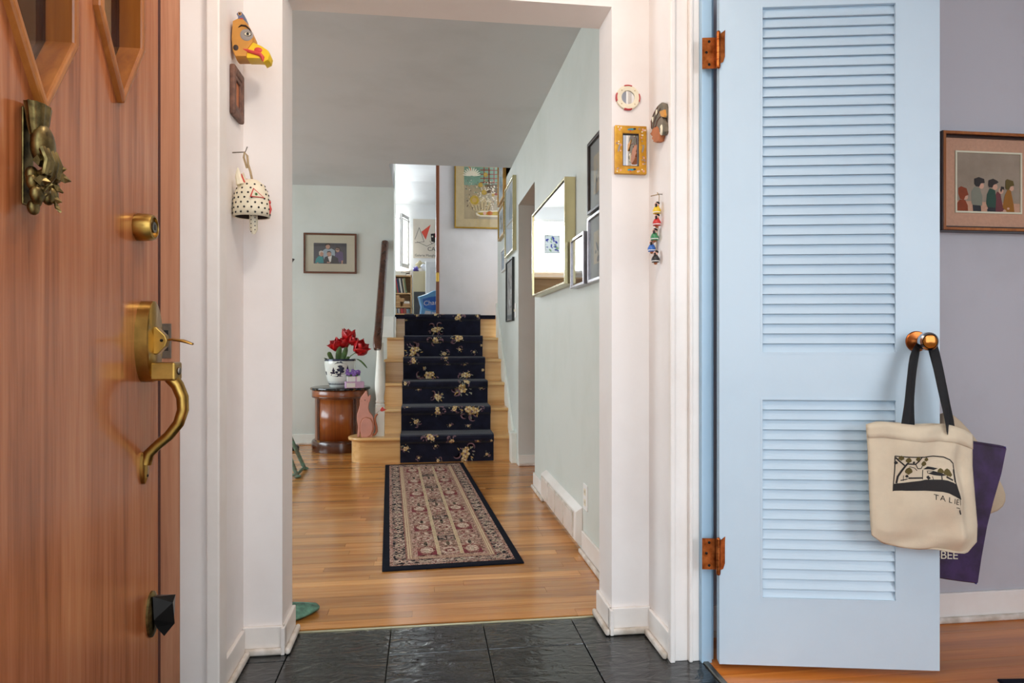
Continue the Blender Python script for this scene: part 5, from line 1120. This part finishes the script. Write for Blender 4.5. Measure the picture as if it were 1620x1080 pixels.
# ================================================================== living room things peeping past the left pier
plain('verdigris', '#6d9a88', .6, .2, var=.5, vscale=30, c2='#6a5a48'); plain('verdigris_dark', '#6a9a84', .6, .1, var=.6, vscale=34, c2='#2c463c', bmp=.6, bscale=60)
stl = thing('garden_stool', 'verdigris metal stool with splayed leg behind the left pier', 'stool', (-1.135, 5.09, 0))
for sx, sy in ((1, -1), (1, 1), (-1, -1), (-1, 1)):
    MB('verdigris').tube([(sx*.075, sy*.08, .43), (sx*.165, sy*.12, .2), (sx*.24, sy*.15, .012)], [.015, .015, .014], 10).build('leg', stl, smooth=True)
    MB('verdigris').ball((sx*.243, sy*.152, .012), (.026, .022, .012)).build('foot', stl, smooth=True)
for sx in (1, -1): MB('verdigris').tube([(sx*.236, -.15, .022), (sx*.236, .15, .022)], .011, 8).build('stretcher', stl, smooth=True)
MB('verdigris').tube([(-.236, -.15, .022), (.236, -.15, .022)], .011, 8).build('stretcher', stl, smooth=True)
q = MB('verdigris'); q.lathe([(.08, .42), (.1, .43), (.1, .445), (.08, .455), (.001, .458)], 28); q.build('seat', stl, smooth=True)
lfo = thing('leaf_dish', 'green patinated leaf-shaped dish on the floor behind left pier', 'ornament', (-.50, 2.45, 0), 25)
def lf(u, v):
    x = -.13+.26*u; w_ = .075*math.sin(math.pi*(.06+.90*u))**.6; y = (v-.5)*2*w_
    return (x, y, .012+.028*(1-abs(v-.5)*2)**.7*math.sin(math.pi*min(1, u*.9+.1))+.002*math.sin(30*y+20*x))
q = MB('verdigris_dark'); q.grid(lf, 22, 12); q.build('leaf_body', lfo, smooth=True, solid=.012)
MB('verdigris').tube([(x, 0, .045*math.sin(math.pi*min(1, (x+.13)/.26*.9+.1))+.002) for x in (-.12, -.06, 0, .06, .11)], .003, 6).build('midrib', lfo)
lp = thing('floor_lamp', 'black torchiere floor lamp mostly hidden behind left pier', 'lamp', (-1.275, 6.26, 0))
q = MB('black_metal'); q.lathe([(.155, 0), (.157, .012), (.150, .03), (.13, .040), (.02, .05)], 32); q.build('base', lp, smooth=True)
MB('black_metal').tube([(0, 0, .045), (0, 0, 1.60)], .012, 12).build('pole', lp, smooth=True)
q = MB('black_metal'); q.lathe([(.012, 1.58), (.03, 1.60), (.085, 1.665), (.118, 1.712), (.112, 1.712), (.08, 1.67), (.01, 1.61)], 28, cap=False); q.build('shade', lp, smooth=True)

# ================================================================== STUDY UPSTAIRS
sg = thing('stained_glass', 'small stained glass panel with blue irises in the study window', 'stained glass', (-1.03, 12.47, 2.80))
plain('glass_iris', '#3f48b0', .2, var=.3, vscale=20); plain('glass_leaf', '#8fb08a', .2, var=.3, vscale=20); plain('glass_pale', '#dfe8ea', .2, var=.15, vscale=20)
MB('mask_grey').ring(rect(-.15, -.175, .15, .175), rect(-.138, -.163, .138, .163), -.01, .01).build('frame', sg)
q = MB('glass_pale'); q.box((-.139, -.003, -.164), (.139, .003, .164))
rr = random.Random(4)
for k in range(26): q.ell(rr.uniform(-.11, .11), rr.uniform(-.13, .13), rr.uniform(.012, .035), rr.uniform(.008, .022), -.0035-.0001*k, rr.choice(('glass_iris', 'glass_leaf', 'glass_iris', 'glass_leaf')), 8, rr.uniform(0, 3))
q.build('glass_pieces', sg)
def shutter(label, x0, y0, x1, y1, group=None):
    L2 = math.hypot(x1-x0, y1-y0); t = thing('window_shutter', label, 'shutter', (x0, y0, 2.30), math.degrees(math.atan2(y1-y0, x1-x0)), group); H_ = .95
    for a, b in ((0, .04), (L2-.04, L2)): MB('white').box((a, -.012, 0), (b, .012, H_)).build('stile', t, bevel=.002)
    for a, b in ((0, .06), (H_-.06, H_)): MB('white').box((.04, -.012, a), (L2-.04, .012, b)).build('rail', t)
    s0 = MB('white').add([(.04, -.008, -.018), (L2-.04, -.008, -.018), (L2-.04, .008, .014), (.04, .008, .014), (.04, -.010, -.014), (L2-.04, -.010, -.014), (L2-.04, .006, .018), (.04, .006, .018)], [(0, 3, 2, 1), (4, 5, 6, 7), (0, 1, 5, 4), (1, 2, 6, 5), (2, 3, 7, 6), (3, 0, 4, 7)]).mesh('slat')
    for k in range(28):
        o = bpy.data.objects.new('slat', s0); COL.objects.link(o); o.parent = t; o.location = (0, 0, .075+.0293*k)
    MB('dark_metal').box((L2-.01, -.016, .06), (L2+.004, -.010, .10)).box((L2-.01, -.016, .84), (L2+.004, -.010, .88)).build('hinge', t)
shutter('white louvred shutter leaf folded open, nearest the poster', -.40, 12.10, -.285, 12.46)
shutter('white louvred shutter leaf against the bright window pane', -.56, 12.44, -.415, 12.12)
ps = thing('poster', 'cream exhibition poster with red shapes on the study wall', 'poster', (.25, 12.497, 2.865))
plain('poster_paper', '#ddd2c2', .7, var=.04); plain('poster_red', '#e0503c', .6, var=.05)
MB('poster_paper').box((-.45, -.006, -.36), (.45, 0, .36)).build('sheet', ps)
q = MB('black')
q.poly([(-.30, .12), (-.13, .26), (-.22, -.02)], -.0066, 'poster_red').poly([(-.02, .24), (.06, -.01), (-.06, .03)], -.0066, 'poster_red').poly([(-.13, .09), (-.05, .10), (-.05, -.07), (-.12, -.05)], -.0068, 'print_black').ell(-.10, .04, .016, .016, -.007, 'poster_paper').ell(.02, -.01, .02, .015, -.007, 'poster_red')
for P in ([(-.42, -.02), (-.34, .20), (-.25, -.06), (-.42, -.08)], [(-.38, -.06), (-.2, -.14), (-.06, -.07)], [(.06, .16), (.12, .08), (.06, .0)], [(-.15, -.04), (-.10, -.10)]):
    for (x0, z0), (x1, z1) in zip(P, P[1:]): d = math.hypot(x1-x0, z1-z0); nx, nz = -(z1-z0)/d*.0035, (x1-x0)/d*.0035; q.poly([(x0-nx, z0-nz), (x1-nx, z1-nz), (x1+nx, z1+nz), (x0+nx, z0+nz)], -.0064, 'print_black')
q.build('printed_shapes', ps); q = MB('black'); text_mb(q, 'CALDER', .105, lambda x, z: (-.19+x, -.0066, -.225+z), 'print_black'); q.build('lettering', ps); q = MB('black'); text_mb(q, 'Galerie Maeght', .062, lambda x, z: (-.42+x, -.0066, -.33+z), 'print_black')
q.build('lettering', ps); q = MB('black'); q.poly(rect(-.01, -.34, .14, -.24), -.0066, 'dark_brown'); q.poly(rect(.02, -.32, .07, -.27), -.007, 'terracotta'); q.build('printed_image', ps)
bc = thing('bookcase', 'pale wooden bookcase under the bright study window', 'bookcase', (-.87, 12.28, ZL))
W2 = .65
for z in (.02, .235, .36, .60, .915): MB('shelf_wood').box((-W2, -.13, z-.011), (W2, .13, z+.011)).build('shelf', bc)
for x in (-W2, W2-.02): MB('shelf_wood').box((x, -.13, 0), (x+.02, .13, .93)).build('side_panel', bc)
MB('shelf_wood').box((-W2, .12, 0), (W2, .13, .92)).build('back_panel', bc)
bcols = ['#8d3a34', '#c23a3e', '#d8cdb8', '#3a4a68', '#55606a', '#b9a888', '#7a8a90', '#2e2e34', '#c9c4bc', '#a05a4a', '#6a7a5a', '#d0a880']
for k, c in enumerate(bcols): plain('book_%d' % k, c, .6, var=.12)
plain('page', '#e9e2d2', .8, var=.08)
rr = random.Random(12)
cn = ['dull red', 'bright red', 'cream', 'navy', 'slate grey', 'tan', 'pale blue', 'black', 'off-white', 'brick', 'olive green', 'peach']
ORD = 'zeroth first second third fourth fifth sixth seventh eighth ninth tenth eleventh twelfth thirteenth fourteenth fifteenth sixteenth seventeenth eighteenth nineteenth twentieth twenty-first twenty-second twenty-third twenty-fourth twenty-fifth'.split()
def book(x, zb, w_, h_, k, tilt, where, n):
    t = thing('book', '%s book on the %s shelf of the bookcase, %s from the right' % (cn[k], where, ORD[n]), 'book', (x, 12.25, zb), 0, 'books on the %s shelf' % where)
    t.rotation_euler = (0, R(tilt), 0)
    MB('book_%d' % k).box((0, -.09, .001), (w_, .08, h_)).build('cover', t); MB('page').box((.003, -.088, h_-.003), (w_-.003, .08, h_+.0008)).build('pages', t)
def row(zb, hs_, where, x_end, x_start, tl):
    x = x_end; n = 1
    while x > x_start:
        w_ = rr.uniform(.016, .034); h_ = rr.uniform(*hs_); tlt = -tl if n < 9 else -2
        x -= w_/math.cos(R(tlt))+.002+(.045 if n == 9 and tl > 5 else 0); book(x, zb+.011+w_*math.sin(R(abs(tlt)))*0, w_, h_, rr.randrange(12), tlt, where, n); n += 1
row(ZL+.60, (.235, .285), 'upper', -.30, -.60, 9); row(ZL+.235, (.078, .094), 'lower', -.25, -.60, 4)
plain('cardboard', '#b58a5e', .8, var=.15)
for k, (x0, x1, z0, z1, lab) in enumerate(((-.56, -.42, .371, .455, 'low cardboard box at left of the middle shelf'), (-.50, -.36, .457, .52, 'cardboard box lying on the low box'), (-.535, -.43, .522, .57, 'flat cardboard box at top of the shelf pile'), (-.37, -.24, .371, .42, 'tan box at right of the middle shelf'))):
    t = thing('storage_box', lab, 'box', ((x0+x1)/2, 12.24, ZL+z0), rr.uniform(-4, 4), 'boxes on the middle shelf'); w2 = (x1-x0)/2
    MB('cardboard').box((-w2, -.08, 0), (w2, .07, z1-z0-.004)).build('box_body', t, bevel=.002); MB('shelf_wood').box((-w2-.001, -.081, z1-z0-.02), (w2+.001, .071, z1-z0)).build('lid', t)
for k, (x0, x1, z0, z1, c, lab) in enumerate(((-.36, -.25, .422, .445, 'book_9', 'brick red book lying flat on the tan box'), (-.35, -.26, .447, .466, 'book_8', 'off-white book lying on the brick red one'), (-.62, -.32, .927, .965, 'book_8', 'wide off-white book lying on top of the bookcase'), (-.60, -.42, .966, 1.0, 'page', 'cream book topmost of the bookcase stack'), (-.41, -.26, .966, .985, 'book_7', 'thin black book lying on the wide off-white one'))):
    t = thing('book', lab, 'book', ((x0+x1)/2, 12.24, ZL+z0), 0, 'books lying flat in the study'); w2 = (x1-x0)/2
    MB(c).box((-w2, -.09, 0), (w2, .08, z1-z0)).build('cover', t, bevel=.001); MB('page').box((-w2+.002, -.0905, .003), (w2-.002, .08, z1-z0-.003)).build('pages', t)
plain('cabinet_cream', '#d3c6a2', .6, var=.06); plain('dark_grey', '#47484a', .7, var=.15)
fc = thing('file_cabinet', 'cream cabinet with dark lower panel beside the bookcase', 'cabinet', (-.085, 11.6, ZL))
MB('cabinet_cream').box((-.10, -.2, 0), (.11, .2, .925)).build('body', fc, bevel=.004); MB('dark_grey').box((-.085, -.205, .02), (.105, -.199, .58)).build('lower_panel', fc); MB('cabinet_cream').box((-.085, -.206, .60), (.105, -.199, .91)).build('upper_panel', fc)
ac = thing('plastic_unit', 'tall white plastic appliance behind the blue package', 'appliance', (.14, 11.2, ZL))
MB('white').box((-.12, -.15, 0), (.17, .15, 1.06)).build('housing', ac, bevel=.02, seg=3); MB('gift_white').box((-.05, -.156, .1), (.14, -.15, .95)).build('front_panel', ac, bevel=.004); MB('mask_grey').box((.05, -.160, .50), (.13, -.156, .62)).build('vent', ac, bevel=.004)
plain('bag_white', '#e6e8ee', .35, var=.1, vscale=20); plain('bag_violet', '#5a4aa8', .4, var=.3, vscale=20); plain('bag_yellow', '#e0b52a', .5, var=.2); plain('bag_cream', '#dccfa8', .6, var=.2, vscale=15)
def lump(name, label, loc, r, mat, seed, cat='bag'):
    rr2 = random.Random(seed); q = MB(mat); ph = [rr2.uniform(0, 6) for _ in range(4)]
    q.ball((0, 0, r[2]), r, None, 18, 12); q.v = [Vector((v.x*(1+.18*math.sin(5*v.z/r[2]+ph[0])), v.y*(1+.18*math.sin(4*v.x/r[0]+ph[1])), max(0, v.z+r[2]*.18*math.sin(5*v.x/r[0]+ph[2])))) for v in q.v]
    t = tag(q.build(name, None, smooth=True, loc=loc), label, cat); return t
lump('plastic_bag', 'crumpled white plastic bag on the cream cabinet', (.02, 11.5, ZL+.925), (.075, .1, .07), 'bag_white', 1); lump('plastic_bag', 'crumpled violet bag hanging over the cream cabinet edge', (-.14, 11.52, ZL+.925), (.05, .08, .045), 'bag_violet', 2)
lump('cloth_bundle', 'cream cloth bundle heaped below the poster', (-.07, 11.93, ZL+1.02), (.08, .06, .07), 'bag_cream', 3, 'cloth'); lump('cloth_bundle', 'yellow cloth bundle heaped below the poster', (.10, 11.93, ZL+1.02), (.055, .05, .06), 'bag_yellow', 4, 'cloth')
sbx = thing('storage_tower', 'white drawer stack standing behind the cream cabinet', 'cabinet', (.0, 11.93, ZL))
MB('white').box((-.16, -.1, 0), (.2, .1, 1.02)).build('body', sbx, bevel=.004)
for k in range(3): MB('gift_white').box((-.15, -.108, .04+.33*k), (.19, -.1, .33+.33*k)).build('drawer', sbx, bevel=.003)
tpk = thing('tissue_package', 'blue and white toilet paper package by the study door', 'package', (.12, 9.0, ZL), 4)
plain('pack_blue', '#2e78d0', .3, var=.25, vscale=9, c2='#1f52b4'); plain('pack_sky', '#6fb4e6', .3, var=.15); plain('pack_white', '#e3e6ee', .3, var=.08); plain('pack_pink', '#d84a8a', .4)
q = MB('pack_sky').pillow([(-.19, 0), (.26, 0), (.27, .2), (.255, .40), (.12, .43), (0, .42), (-.10, .37), (-.205, .335), (-.17, .2)], -.10, .10, shrink=.93); q.build('wrapper', tpk, smooth=True)
q = MB('pack_blue'); q.poly([(-.15, .30), (-.05, .33), (.1, .35), (.24, .34), (.24, .17), (.1, .17), (-.02, .15), (-.13, .19)], -.1012).poly([(-.03, .13), (.24, .15), (.24, .02), (-.03, .01)], -.1012, 'pack_white').poly([(-.15, .02), (-.11, .15), (-.04, .14), (-.04, .01)], -.1012, 'pack_white').poly([(.10, .03), (.24, .03), (.24, .09), (.10, .09)], -.1016, 'pack_pink')
text_mb(q, 'Charmin', .088, lambda x, z: (-.135+x, -.1018, .215+z+.10*x), 'white'); text_mb(q, 'Ultra Soft', .04, lambda x, z: (-.01+x, -.1018, .125+z*.8), 'pack_blue'); q.build('printed_panel', tpk)
